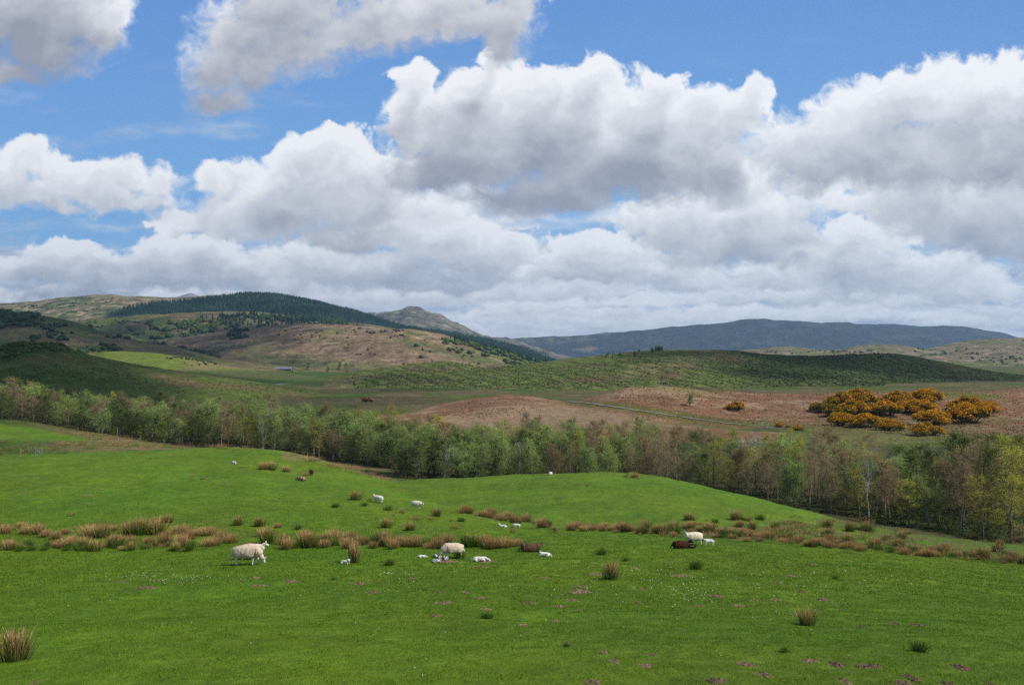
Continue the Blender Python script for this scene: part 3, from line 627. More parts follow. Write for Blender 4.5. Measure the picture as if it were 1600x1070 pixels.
def make_tree(name, seed, H=10., spread=.30, stems=1, base=.22, nb=16, up=.8, leafc=(.1, .16, .05), leafn=5, leaf=.10, twigc=(.13, .09, .07), barkc=(.16, .14, .12), top=.75, twigw=.018, dense=1., rad=None, lean=0):
    rg = np.random.default_rng(seed); tr = Geo(); cr = Geo(); T0 = []; T1 = []; LP = []
    for s in range(stems):
        a0 = rg.uniform(0, 6.28); sp = (.0 if stems == 1 else rg.uniform(.10, .24)*H)
        hh = H*(1 if s == 0 else rg.uniform(.7, .98)); k = 8; pts = []
        wob = rg.normal(size=(k, 2))*.018*H
        for i in range(k):
            t = i/(k-1); pts.append([math.cos(a0)*sp*t**1.3+wob[i, 0]*t+lean*t*H, math.sin(a0)*sp*t**1.3+wob[i, 1]*t, hh*t*.97-(.35 if i == 0 else 0)])
        pts = np.array(pts); r0 = (rad or .013*H)*(1 if stems == 1 else .7)
        tube(tr, pts, [r0*(1-.9*(i/(k-1))) +.008 for i in range(k)], barkc)
        for b in range(nb):
            t = base+(1-base)*((b+rg.uniform(0, 1))/nb); q = t*(k-1); i = min(int(q), k-2); p = pts[i]*(1-(q-i))+pts[i+1]*(q-i)
            env = math.sin(math.pi*min(1, (t-base)/(1-base)*.82+.18))**.7
            ln = H*spread*env*rg.uniform(.7, 1.15)+.05*H; a = rg.uniform(0, 6.28)
            u = up*rg.uniform(.6, 1.3)*(.5+t*.9); d = np.array([math.cos(a), math.sin(a), u]); d /= np.linalg.norm(d)
            bp = [p]; dd = d.copy()
            for j in range(4):
                dd = dd+rg.normal(size=3)*.16+np.array([0, 0, .09]); dd /= np.linalg.norm(dd); bp.append(bp[-1]+dd*ln/4)
            bp = np.array(bp); br = max(.012, r0*.34*(1-.6*t)); tube(tr, bp, [br, br*.8, br*.55, br*.35, br*.15], barkc, 3)
            n2 = int(7*dense)
            for j in range(n2):
                f = rg.uniform(.2, 1)*4; i2 = min(int(f), 3); p2 = bp[i2]*(1-(f-i2))+bp[i2+1]*(f-i2)
                d2 = dd+rg.normal(size=3)*.75+np.array([0, 0, .2]); d2 /= np.linalg.norm(d2); l2 = ln*rg.uniform(.25, .5)+.02*H
                e2 = p2+d2*l2; T0.append(p2); T1.append(e2)
                for m in range(5):
                    f3 = rg.uniform(.25, 1); p3 = p2+(e2-p2)*f3; d3 = d2+rg.normal(size=3)*.7; d3 /= np.linalg.norm(d3); e3 = p3+d3*l2*rg.uniform(.3, .65)
                    T0.append(p3); T1.append(e3)
                    for l in range(leafn): LP.append(p3+(e3-p3)*rg.uniform(.2, 1.15)+rg.normal(size=3)*.05*H*.2)
    T0 = np.array(T0); T1 = np.array(T1)
    slivers(cr, T0, T1, twigw, rg, np.array(twigc)*rg.uniform(.7, 1.3, (len(T0), 1)))
    if LP:
        LP = np.array(LP); n = len(LP); c = np.array(leafc)*rg.uniform(.6, 1.4, (n, 1))
        cl = .75+.5*(fbm(LP[:, 0]/1.6+seed, LP[:, 2]/1.3+LP[:, 1]/2, 3, seed)+.3); c = c*np.clip(cl, .5, 1.5)[:, None]
        quads(cr, LP, leaf, rg, c)
    root = empty(name); t = add('trunk', tr.mesh('trunk', m_bark, True), root); c = add('crown', cr.mesh('crown', m_leaf), root)
    return root

TW = dict(
    willow=[make_tree('willow_tree', 100+i, 9, .27, 5, .06, 12, 1.7, (.36, .47, .125), 6, .062, (.22, .21, .13), (.30, .29, .23)) for i in range(4)],
    brown=[make_tree('birch_tree', 120+i, 10, .23, 1+i % 2, .22, 22, 1.6, (.42, .39, .11), 3, .050, (.31, .215, .155), (.27, .23, .19), twigw=.022) for i in range(4)],
    yellow=[make_tree('birch_tree', 140+i, 11, .22, 1, .20, 22, .9, (.56, .56, .065), 5, .06, (.20, .17, .09), (.16, .13, .10)) for i in range(3)],
    dark=[make_tree('alder_tree', 160+i, 10, .28, 1+i, .12, 18, .7, (.15, .205, .045), 6, .08, (.08, .075, .045), (.06, .055, .045)) for i in range(2)],
    pale=[make_tree('hawthorn_tree', 180, 6, .34, 2, .15, 12, .7, (.50, .50, .38), 2, .06, (.24, .22, .17), (.24, .22, .2))],
    fresh=[make_tree('young_tree', 181, 5, .27, 1, .25, 11, .9, (.24, .36, .045), 5, .09, (.15, .15, .06), (.2, .18, .13))],
    dead=[make_tree('bare_tree', 190+i, 8, .20, 1+i, .35, 12, 1.3, (.3, .3, .3), 0, .06, (.38, .36, .32), (.60, .58, .52), rad=.085, twigw=.022, dense=.6) for i in range(2)],
)
USED = set()
def put_tree(kind, i, px, d, h, label, group, cat='tree', z=None, rz=None, wide=1.0):
    P = TW[kind]; p = P[i % len(P)]; base = {'willow': 9, 'brown': 10, 'yellow': 11, 'dark': 10, 'pale': 6, 'fresh': 5, 'dead': 8}[kind]
    zz = ground(np.array([px]), np.array([d]), NEAR)[0] if z is None else z
    s = h/base; rz = RNG.uniform(0, 6.28) if rz is None else rz; loc = ((px-800)/F*d, d, zz-.05)
    if p.name in USED: r = clone(p, loc, rz, (s*wide, s*wide, s), (RNG.normal()*.03, RNG.normal()*.03))
    else: USED.add(p.name); r = p; r.location = loc; r.rotation_euler = (0, 0, rz); r.scale = (s*wide, s*wide, s)
    tag(r, label, cat, group); return r

def lerp_tab(tab, x): a = np.array(tab, float); return np.interp(x, a[:, 0], a[:, 1])
TOP = [(-60, 600), (0, 604), (60, 600), (110, 625), (160, 620), (240, 632), (300, 630), (420, 630), (480, 640), (560, 642), (640, 652), (740, 664), (800, 655), (900, 662), (1000, 668), (1060, 668), (1120, 682), (1200, 690), (1270, 672), (1320, 682), (1400, 705), (1450, 700), (1500, 678), (1560, 690), (1660, 690)]
ZN = [(-100, 60, 'at the far left edge'), (60, 150, 'beyond the left field corner'), (150, 240, 'behind the rushy strip'), (240, 330, 'right of the lime green sapling'), (330, 420, 'above the left hill crest'),
      (420, 520, 'above the two brown sheep'), (520, 620, 'above the dip between the hills'), (620, 740, 'around the forked bare trunk'), (740, 830, 'behind the left end of the mound'), (830, 900, 'behind the sheep on the mound'), (900, 1000, 'behind the tufts on the mound'),
      (1000, 1100, 'by the right shoulder of the mound'), (1100, 1230, 'around the blossoming hawthorn'), (1230, 1330, 'below the left half of the gorse'), (1330, 1430, 'below the middle of the gorse'), (1430, 1520, 'below the right gorse clump'), (1520, 1700, 'at the right edge')]
KN = {'willow': 'grey-green leafy willow', 'brown': 'brown twiggy birch', 'yellow': 'yellow-green birch', 'dark': 'dark green alder'}
def kindmix(px, row):
    r = RNG.uniform()
    if px < 110: t = dict(dark=.35, brown=.4, willow=.2, yellow=.05)
    elif px < 330: t = dict(dark=.35, willow=.5, brown=.1, yellow=.05)
    elif px < 520: t = dict(willow=.45, brown=.40, yellow=.10, dark=.05)
    elif px < 980: t = dict(willow=.85, brown=.10, yellow=.03, dark=.02) if row < 3 else dict(brown=.62, willow=.13, yellow=.25)
    elif px < 1230: t = dict(brown=.60, willow=.25, yellow=.10, dark=.05) if row < 3 else dict(brown=.5, yellow=.4, willow=.1)
    elif px < 1430: t = dict(willow=.42, brown=.40, yellow=.10, dark=.08)
    else: t = dict(yellow=.40, dark=.42, willow=.10, brown=.08)
    for k, v in t.items():
        r -= v
        if r <= 0: return k
    return 'willow'
def front(px):
    D, Z = LAY['pasture'].ctl(np.array([float(px)])); return D[9][0] if px < 620 else D[9][0]*.6+D[8][0]*.4
NT = 0; FR = [front(p) for p in range(-60, 1661, 5)]
for row in range(6):
    px = -50+row*7.
    while px < 1655 and NT < 282:
        f = FR[int((px+60)/5)]; d = f+[2, 7, 13, 20, 28, 37][row]+RNG.normal()*1.6
        d = max(d, f+.5); wpx = F/d
        top = lerp_tab(TOP, px)+RNG.normal()*4.5-(row > 2)*3
        zb = ground(np.array([px]), np.array([d]), NEAR)[0]
        h = -(top-HY)/F*d-zb
        h = h*[.66, .84, .95, 1, 1, 1][row]*RNG.uniform(.93, 1.04); h = min(max(h, 2.6), 13)
        k = kindmix(px, row)
        zone = next(z for z in ZN if z[0] <= px < z[1])
        put_tree(k, int(RNG.integers(0, 9)), px, d, h, ('short ' if h < 6 else 'tall ' if h > 8.5 else 'mid-height ')+KN[k]+' in the '+('front' if row < 2 else 'middle' if row < 4 else 'back')+' rows '+zone[2], 'trees of the valley wood', z=zb, wide=RNG.uniform(1.05, 1.4)*(1.25 if h < 6 else 1.))
        NT += 1; px += wpx*(3.0 if row < 2 else 4.1 if row < 4 else 5.4)*RNG.uniform(.75, 1.25)
# trees that stand out
for k, px, py, h, lab in (('dead', 411, 704, 8.5, 'bare white-stemmed tree standing in front of the wood behind the left hill'),
                          ('dead', 693, 750, 6.0, 'forked pale bare trunk at the edge of the wood left of the round mound'),
                          ('dead', 812, 744, 6.5, 'spreading bare pale tree just behind the crest of the round mound'),
                          ('dead', 1358, 812, 7.5, 'thin pale bare trunk in the shade below the gorse slope'),
                          ('fresh', 219, 690, 3.2, 'tiny bright green sapling on the tan rushy strip before the wood'),
                          ('fresh', 256, 688, 4.6, 'small lime green tree at the front of the shaded wood'),
                          ('pale', 1165, 745, 8.5, 'pale blossoming hawthorn rising behind the brown birches')):
    d = front(px)+(.3 if k != 'pale' else 12); put_tree(k, px, px, d, h, lab, 'trees of the valley wood')
TW['hillbush'] = None
# trees and bushes standing alone farther off
for kind, px, py, h, lab, wd in (('willow', 1078, 634, 4.2, 'single round green bush on the brown bracken slope', 1.3), ('fresh', 481, 580, 11, 'bright green tree left of the farm hedge', 1.), ('fresh', 530, 582, 12, 'bright green tree right of the farm hedge', 1.),
                                 ('fresh', 512, 582, 7, 'low pale green bush in the farm hedge', 1.6), ('dark', 541, 582, 11, 'dark tree beside the bright green one near the farm hedge', 1.0), ('fresh', 457, 579, 4, 'small green bush just beside the grey barn', 1.4)):
    p = hit(px, py, NEAR, 200, 1450)[0]; pr = TW[kind][0]
    if px != 1078: p = np.array([(px-800)/F*900, 900, ground(np.array([float(px)]), np.array([900.]), NEAR)[0]])
    r = clone(pr, p, 1, h/{'willow': 9, 'fresh': 5, 'dark': 10}[kind]); r.scale.x *= wd; r.scale.y *= wd; tag(r, lab, 'bush' if h < 8 else 'tree')

# shrubby floor of the wood
def undergrowth():
    g = Geo(); rg = np.random.default_rng(5); n = 2600
    px = rg.uniform(-60, 1660, n); f = np.interp(px, np.arange(-60, 1661, 5), FR); d = f+rg.uniform(-1, 34, n)**1.0
    z = ground(px, d, NEAR); x = (px-800)/F*d; hgt = rg.uniform(.5, 2.2, n)*np.where(d > f+3, 1, .6)
    m = 46; idx = np.repeat(np.arange(n), m); q = rg.normal(size=(n*m, 3))*.42; P = np.stack([x[idx], d[idx], z[idx]], 1)+q*np.stack([hgt[idx]*.9, hgt[idx]*.9, hgt[idx]*.5], 1)
    P[:, 2] += hgt[idx]*.45
    pal = np.array([[.10, .15, .04], [.13, .105, .06], [.05, .07, .022], [.15, .18, .05], [.14, .10, .065]])
    pr = rg.integers(0, 5, n); pr = np.where((px > 1380) & (pr != 2), rg.integers(0, 3, n), pr)
    quads(g, P, .11, rg, pal[pr][idx]*rg.uniform(.6, 1.4, (n*m, 1)))
    add_o = add('undergrowth', g.mesh('undergrowth', m_leaf)); tag(add_o, 'low scrub and brambles filling the floor of the wood', 'undergrowth', kind='stuff')
undergrowth()

# ---------------------------------------------------------------- gorse
def make_gorse(seed, W_=5., H=2.5, fl=.5):
    rg = np.random.default_rng(seed); g = Geo(); f = Geo(); st = Geo(); n = 26; C_ = []
    for i in range(n):
        a = rg.uniform(0, 6.28); q = math.sqrt(rg.uniform(0, 1)); C_.append([q*math.cos(a)*W_*.42, q*math.sin(a)*W_*.42, H*(.30+.48*(1-q*q))*rg.uniform(.6, 1.1), rg.uniform(.45, .8)])
    for cx, cy, cz, r in C_:
        m = 230; v = rg.normal(size=(m, 3)); v /= np.linalg.norm(v, axis=1)[:, None]; rr = r*rg.uniform(.55, 1.08, (m, 1)); P = v*rr*[1.15, 1.15, .8]+[cx, cy, cz]
        quads(g, P, .10, rg, np.array([.075, .105, .022])*rg.uniform(.5, 1.5, (m, 1)))
        m = int(170*fl*rg.uniform(.3, 1.7)); v = rg.normal(size=(m, 3)); v[:, 2] = np.abs(v[:, 2])*.9-.15; v /= np.linalg.norm(v, axis=1)[:, None]
        P = v*r*1.08*[1.15, 1.15, .8]+[cx, cy, cz]; quads(f, P, .085, rg, np.array([.92, .44, .012])*rg.uniform(.55, 1.2, (m, 1)))
        tube(st, [[cx*.2, cy*.2, -.2], [cx*.7, cy*.7, cz*.5], [cx, cy, cz]], [.07, .05, .02], (.08, .06, .04), 4)
    r = empty('gorse_bush'); add('stems', st.mesh('stems', m_bark), r); add('foliage', g.mesh('foliage', m_leaf), r); add('flowers', f.mesh('flowers', ramp_mat('gorse_flower', 'col', rough=.8, trans=.2, spec=.05)), r)
    return r
GP = [make_gorse(7, 5.6, fl=.7), make_gorse(8, 5.6, 2.6, 1.0), make_gorse(9, 4.6, 2.2, .25)]; gu = set()
def put_gorse(px, py, w, k, label, grp='gorse bushes on the bracken slope', dist=None):
    p = hit(px, py, ['pasture', 'moor'] if dist is None else NEAR, 200, 460)[0]
    s = 1.28*w/F*p[1]/5.
    pr = GP[k]
    if k in gu: r = clone(pr, p, RNG.uniform(0, 6), s)
    else: gu.add(k); r = pr; r.location = p; r.scale = (s, s, s)
    tag(r, label, 'gorse bush', grp)
for px, py, w, k, lab in (
    (1283, 643, 34, 2, 'greenish gorse bush at the far left of the gorse slope'), (1308, 650, 34, 2, 'dark gorse bush second from the left end of the gorse'),
    (1312, 634, 36, 0, 'orange-topped gorse bush near the upper left of the clump'), (1340, 632, 44, 0, 'broad flowering gorse bush, the highest on the left clump'),
    (1330, 648, 40, 0, 'gorse bush in the middle of the left clump'), (1316, 664, 36, 0, 'gorse bush low in the left clump with green trees before it'),
    (1355, 668, 38, 1, 'bright orange gorse bush low in the left clump'), (1360, 646, 34, 2, 'greener gorse bush between the left and middle clumps'),
    (1384, 650, 40, 1, 'rounded orange gorse bush left of the middle clump'), (1388, 672, 34, 0, 'lower orange gorse bush beneath the rounded one'),
    (1402, 636, 44, 0, 'wide dark-sided gorse bush at the middle of the slope'), (1414, 644, 30, 1, 'brightest yellow gorse bush in the middle clump'),
    (1446, 630, 40, 1, 'flat-topped gorse bush at the upper right of the middle clump'), (1440, 646, 38, 1, 'gorse bush directly below the flat-topped one'),
    (1455, 664, 42, 1, 'low gorse bush with bare brown ground on its left'), (1448, 680, 36, 0, 'lowest gorse bush above the little cut bank'),
    (1508, 642, 40, 0, 'left upper bush of the large gorse clump on the right'), (1516, 660, 52, 1, 'biggest gorse bush of the right clump'),
    (1538, 648, 34, 1, 'orange gorse bush on the right edge of the right clump'), (1500, 652, 34, 2, 'dark gorse bush at the left foot of the right clump'), (1547, 638, 20, 1, 'small orange gorse sprig at the far right'),
    (1150, 640, 22, 0, 'lone half-green gorse bush on the bracken left of the slope'), (1219, 667, 12, 1, 'tiny orange gorse bush beside the grass track'), (1232, 669, 9, 2, 'tiny dark gorse bush next to the tiny orange one'), (1246, 672, 14, 0, 'small low gorse bush at the edge of the wood')):
    put_gorse(px, py, w, k, lab)

# ---------------------------------------------------------------- rushes and earth
m_rush = ramp_mat('rush_blades', 'col', rough=.7, trans=.15, spec=.1, vary=.2)
def rush_geo(seed, n, H, Rr, mix, tall=.0):
    """mix: share of dead straw blades"""
    rg = np.random.default_rng(seed); g = Geo(); lean = rg.normal(size=(n, 2))*.13; b = rg.normal(size=(n, 2))*Rr*.40
    dead = rg.uniform(size=n) < mix; h = H*rg.uniform(.45, 1.05, n)*np.where(dead, 1.08, .85); h[:int(n*tall)] *= 1.4
    P0 = np.column_stack([b, np.full(n, -.05)]); P2 = np.column_stack([b+lean*h[:, None]*1.1+b*.9, h]); P1 = (P0+P2)/2+np.column_stack([-lean*.08, h*.06])
    a = rg.uniform(0, 6.28, n); w = rg.uniform(.004, .008, n)[:, None]; s = np.column_stack([np.cos(a), np.sin(a), np.zeros(n)])*w
    gc = np.array([.085, .150, .025]); sc = np.array([[.62, .36, .18], [.68, .45, .26], [.50, .24, .07]])[rg.integers(0, 3, n)]
    cb = np.where(dead[:, None], gc*.8, gc)*rg.uniform(.6, 1.3, (n, 1)); ct = np.where(dead[:, None], sc, gc*1.15)*rg.uniform(.7, 1.25, (n, 1))
    V = np.stack([P0-s, P0+s, P1+s, P1-s, P2+s*.3, P2-s*.3], 1).reshape(-1, 3); i = np.arange(n)[:, None]*6
    Fc = np.concatenate([i+[0, 1, 2, 3], i+[3, 2, 4, 5]]); C_ = np.stack([cb, cb, (cb+ct)/2*1.1, (cb+ct)/2*1.1, ct, ct], 1).reshape(-1, 3)
    g.add(V, Fc, C_); return g
RP = {}
def rush_proto(k):
    if k not in RP:
        n, H, r, mix, tall = {'green': (380, .42, .26, .04, 0), 'green2': (260, .30, .26, .0, 0), 'mixed': (560, .46, .27, .42, .03), 'straw': (620, .46, .34, .82, 0), 'straw2': (620, .40, .42, .88, 0), 'tall': (420, .58, .18, .5, .05), 'orange': (700, .46, .22, .42, .02)}[k]
        RP[k] = rush_geo(sum(map(ord, k)), n, H, r, mix, tall).mesh('rush_tuft', m_rush)
    return RP[k]
TUFTS = []   # (px, py, width px, kind, label, group)
def tuft(px, py, w, k, label=None, grp=None): TUFTS.append((px, py, w, k, label, grp))
for px, py, w, k, lab in ((22, 1030, 54, 'orange', 'large rush tuft with orange dead stems at the lower left corner'), (955, 905, 26, 'orange', 'dark rush tuft with an orange streak amid bare earth patches'),
    (1086, 889, 19, 'green', 'compact dark green rush tuft below the white ewe and black lamb'), (1261, 976, 27, 'mixed', 'rush tuft with straw tips on a bare earth patch at the right'), (1435, 1018, 24, 'green', 'lone dark green rush tuft near the lower right'),
    (1305, 904, 14, 'green2', 'small faint green rush tuft on the right of the near pasture'), (553, 879, 20, 'tall', 'tall orange and green rush tuft just right of a lying lamb'), (608, 883, 17, 'green', 'small dark green rush tuft between two lying lambs'),
    (940, 866, 15, 'green', 'little green rush tuft right of the lying white lamb'), (978, 876, 14, 'green2', 'faint green rush tuft beside the track of bare patches'), (718, 872, 16, 'green', 'green rush tuft right behind the grazing ewe legs'),
    (760, 966, 24, 'green2', 'low thistly green tuft near the centre of the near pasture'), (520, 906, 12, 'green2', 'small grey-green thistle clump left of the white daisies'), (1225, 1018, 18, 'green2', 'flat faint green tuft in the lower right pasture'),
    (885, 1010, 16, 'green2', 'low green tuft beside a molehill near the bottom'), (1005, 700, 0, 'green2', '')):
    if w: tuft(px, py, w, k, lab, 'rush tufts standing alone on the near pasture')
for px, py, w, k in ((486, 742, 0, 'green'), (603, 824, 17, 'mixed'), (641, 828, 15, 'mixed'), (682, 806, 13, 'mixed'), (720, 815, 12, 'green'), (711, 826, 11, 'mixed'), (614, 806, 10, 'straw'), (628, 801, 11, 'green2'), (524, 792, 14, 'green2'), (555, 781, 16, 'mixed'), (578, 781, 9, 'straw'), (569, 790, 12, 'green2'),
    (606, 797, 16, 'green2'), (648, 812, 10, 'mixed'), (672, 812, 9, 'green2'), (704, 814, 9, 'straw'), (800, 832, 10, 'green'), (262, 816, 16, 'mixed'), (372, 820, 14, 'mixed'), (405, 822, 16, 'mixed'), (434, 824, 12, 'straw'), (466, 827, 12, 'green'), (112, 806, 10, 'green2'), (300, 745, 6, 'green2'), (867, 832, 6, 'green2')):
    if w: tuft(px, py, w, k, 'small rush tuft on the left hill slope, '+('far left of the sheep' if px < 500 else 'below the left-facing white ewe' if px < 600 and py < 800 else 'above the ewe with lambs, upper one' if py < 810 and px > 640 else 'below the walking white ewe' if px < 660 else 'above the ewe with lambs'), 'rush tufts on the left hill slope')
for px, py, w, k, lab in ((411, 733, 17, 'straw', 'straw rush tuft on the crest of the left hill, first of a pair'), (424, 734, 16, 'mixed', 'green and straw rush tuft beside another on the left hill crest'), (447, 737, 15, 'straw', 'tan rush tuft on the left hill crest near the brown ewes'), (478, 743, 9, 'green', 'green tuft right before the standing brown ewe'),
    (977, 745, 11, 'straw', 'tan rush tuft on the crest of the round mound'), (991, 746, 14, 'straw', 'larger tan rush clump on the crest of the round mound'), (998, 748, 9, 'straw', 'small tan tuft at the right end of the mound crest clumps'), (917, 759, 8, 'straw', 'single tan tuft on the face of the round mound')):
    tuft(px, py, w, k, lab, 'rush tufts along the hill crests')
rg = np.random.default_rng(3)
# the band of rushes along the foot of the left hill
BX = [(8, 833, 24), (40, 834, 20), (33, 826, 16), (57, 835, 26), (72, 838, 18), (88, 842, 18), (102, 834, 14), (112, 850, 26), (93, 856, 20), (36, 858, 12), (14, 858, 22), (140, 838, 34), (160, 840, 24), (176, 828, 18), (183, 853, 30), (203, 834, 28), (218, 836, 28), (245, 835, 26), (232, 851, 18), (258, 851, 28), (282, 834, 32), (296, 842, 22), (284, 854, 28), (312, 836, 24), (326, 836, 28), (331, 852, 28), (345, 848, 20), (357, 848, 30), (411, 838, 20), (418, 848, 24), (444, 850, 16), (476, 842, 22), (482, 854, 26), (510, 846, 22), (522, 848, 30), (548, 847, 20), (130, 858, 20), (205, 860, 14), (272, 860, 12), (535, 852, 20), (118, 826, 10), (190, 860, 12)]
for px, py, w in BX:
    tuft(px, py, w, ['straw', 'straw', 'straw2', 'mixed', 'straw'][rg.integers(0, 5)], 'straw-coloured rush clump in the band '+('near the left edge' if px < 120 else 'between the left edge and the thick middle' if px < 220 else 'in its thick middle part' if px < 300 else 'left of and behind the grazing ewe' if px < 370 else 'right of the two left ewes'), 'rush clumps along the foot of the left hill')
for px in np.arange(0, 300, 11): tuft(px+rg.normal()*5, rg.uniform(852, 861), rg.uniform(10, 20), ['green', 'mixed', 'green2'][rg.integers(0, 3)], 'dark green and straw rush tuft on the lower edge of the left band', 'rush clumps along the foot of the left hill')
for px in np.concatenate([np.arange(455, 700, 9), np.arange(730, 815, 8)]): tuft(px+rg.normal()*3, rg.uniform(849, 858), rg.uniform(15, 26), ['straw', 'straw2', 'mixed', 'green', 'straw'][rg.integers(0, 5)], 'tan rush clump in the row '+('above the lying lamb' if px < 560 else 'above the lone green tuft' if px < 640 else 'left of the lamb-nuzzling ewe' if px < 710 else 'between that ewe and the brown ewe'), 'rush clumps behind the ewe and lambs')
# middle hollow
for i in range(80):
    t = rg.uniform(0, 1); px = 712+t*360; py = lerp_tab([(712, 799), (760, 806), (860, 822), (960, 826), (1072, 834)], px)+rg.uniform(-4, 7)*min(1, .4+t)
    tuft(px, py, rg.uniform(9, 18), ['straw', 'straw2', 'mixed', 'straw', 'green'][rg.integers(0, 5)], 'tan rush clump in the middle hollow '+('at its upper left end' if px < 780 else 'behind the two far lambs' if px < 850 else 'behind the crow' if px < 910 else 'in its middle' if px < 990 else 'near the white ewe'), 'rush clumps in the middle hollow')
# right hand strip
for i in range(150):
    px = rg.uniform(1072, 1600); lo = lerp_tab([(1072, 838), (1180, 848), (1350, 862), (1500, 874), (1600, 884)], px)
    py = lo-abs(rg.normal())*7-1 if i % 3 else lo-rg.uniform(4, 40)
    tuft(px, max(py, 812), rg.uniform(10, 18), ['straw2', 'straw', 'straw2', 'mixed', 'green2'][rg.integers(0, 5)], ('upper ' if py < lo-12 else 'lower ')+'tan rush clump in the right strip '+('behind the white ewe' if px < 1140 else 'left of its middle' if px < 1260 else 'in its middle' if px < 1380 else 'below the dark trees' if px < 1500 else 'at the right edge'), 'rush clumps in the right hand strip')
PX = np.array([t[0] for t in TUFTS], float); PY = np.array([t[1] for t in TUFTS], float); HP = hit(PX, PY, ['pasture'], 9.5, 230)
order = np.argsort([-t[2] for t in TUFTS]); BASEW = {'green': .52, 'green2': .55, 'mixed': .56, 'straw': .84, 'straw2': .96, 'tall': .42, 'orange': .55}
rest = Geo(); VB = {}
for rank, i in enumerate(order):
    px, py, w, k, lab, grp = TUFTS[i]; p = HP[i]; s = min(w*(.86 if 'alone' in grp else .86)/F*p[1]/BASEW[k], 2.4)
    if rank < 290:
        o = bpy.data.objects.new('rush_tuft', rush_proto(k)); COL.objects.link(o); o.location = p; o.rotation_euler = (0, 0, RNG.uniform(0, 6.28)); o.scale = (s, s, s*RNG.uniform(.85, 1.1)*(1.3 if 'alone' in grp or 'slope' in grp else 1.38)); tag(o, lab, 'rush tuft', grp)
    else:
        g = rush_geo(int(i), 110, .5, .4, .85); rest.add(g.V[0]*s*[1, 1, 1]+p, g.F[0], g.C[0])
# far strips of dead grass and rush, too many to count
def rush_strip(P, n, straw=.85, hgt=.5):
    rg = np.random.default_rng(len(P)+n); P = np.array(P, float); q = np.column_stack([rg.uniform(P[:, 0].min(), P[:, 0].max(), n*6), rg.uniform(P[:, 1].min(), P[:, 1].max(), n*6)])
    q = q[poly(q[:, 0], q[:, 1], P, .01) > .5][:n]; q = q[fbm(q[:, 0]/26, q[:, 1]/7, 4, 7) > .0]; h = hit(q[:, 0], q[:, 1], ['pasture'], 40, 260, 500)
    for j in range(len(q)):
        s = rg.uniform(.7, 1.3)*hgt/.5; g = rush_geo(j+n, 26, .5, .5, straw); g.C[0] = g.C[0]*rg.uniform(.8, 1.15); rest.add(g.V[0]*[s*1.6, s*1.6, s]*[1, 1, 1]+h[j], g.F[0], g.C[0])
rush_strip([(130, 676), (250, 690), (400, 700), (470, 712), (560, 733), (650, 746), (600, 752), (540, 738), (440, 708), (330, 700), (200, 700), (60, 695), (130, 690)], 700)
rush_strip([(0, 690), (200, 694), (150, 706), (0, 714)], 260, .25)
rush_strip([(1230, 808), (1330, 808), (1450, 835), (1600, 866), (1600, 884), (1440, 868), (1300, 850), (1180, 842)], 420, .7, .3)
rush_strip([(1080, 828), (1240, 815), (1300, 830), (1260, 850), (1110, 840)], 120, .8, .3)
o = add('rushes', rest.mesh('rushes', m_rush)); tag(o, 'continuous growth of tan dead rushes and grass along the hollows', 'rushes', kind='stuff')

# molehills and scraped earth
def mole_mesh(seed):
    nr, na = 13, 34; V = [[0, 0, .06]]
    for i in range(1, nr+1):
        for j in range(na):
            a = j*2*math.pi/na; r = i/nr*.56; V.append([r*math.cos(a), r*math.sin(a), 0])
    V = np.array(V); r = np.hypot(V[:, 0], V[:, 1])/.5; X, Y = V[:, 0]*5+seed*9, V[:, 1]*5
    V[:, 2] = .075*(1-r**1.2)-.022+.13*fbm(X*.8, Y*.8, 4, seed, .7)+.06*fbm(X*3, Y*3, 2, seed+3)
    V[:, 2] = np.where(r > 1.02, -.06, V[:, 2])
    F2 = [(0, 1+j, 1+(j+1) % na) for j in range(na)]
    for i in range(nr-1):
        for j in range(na): a = 1+i*na+j; b = 1+i*na+(j+1) % na; F2.append((a, a+na, b+na, b))
    me = bpy.data.meshes.new('molehill'); me.from_pydata(V.tolist(), [], F2)
    me.materials.append(ramp_mat('earth', col=(.215, .145, .095), nz=(.5, .12), nz2=(.25, .5), bump=(.05, .05), rough=1, spec=.02, vary=.25)); return me
MM = [mole_mesh(i) for i in range(8)]
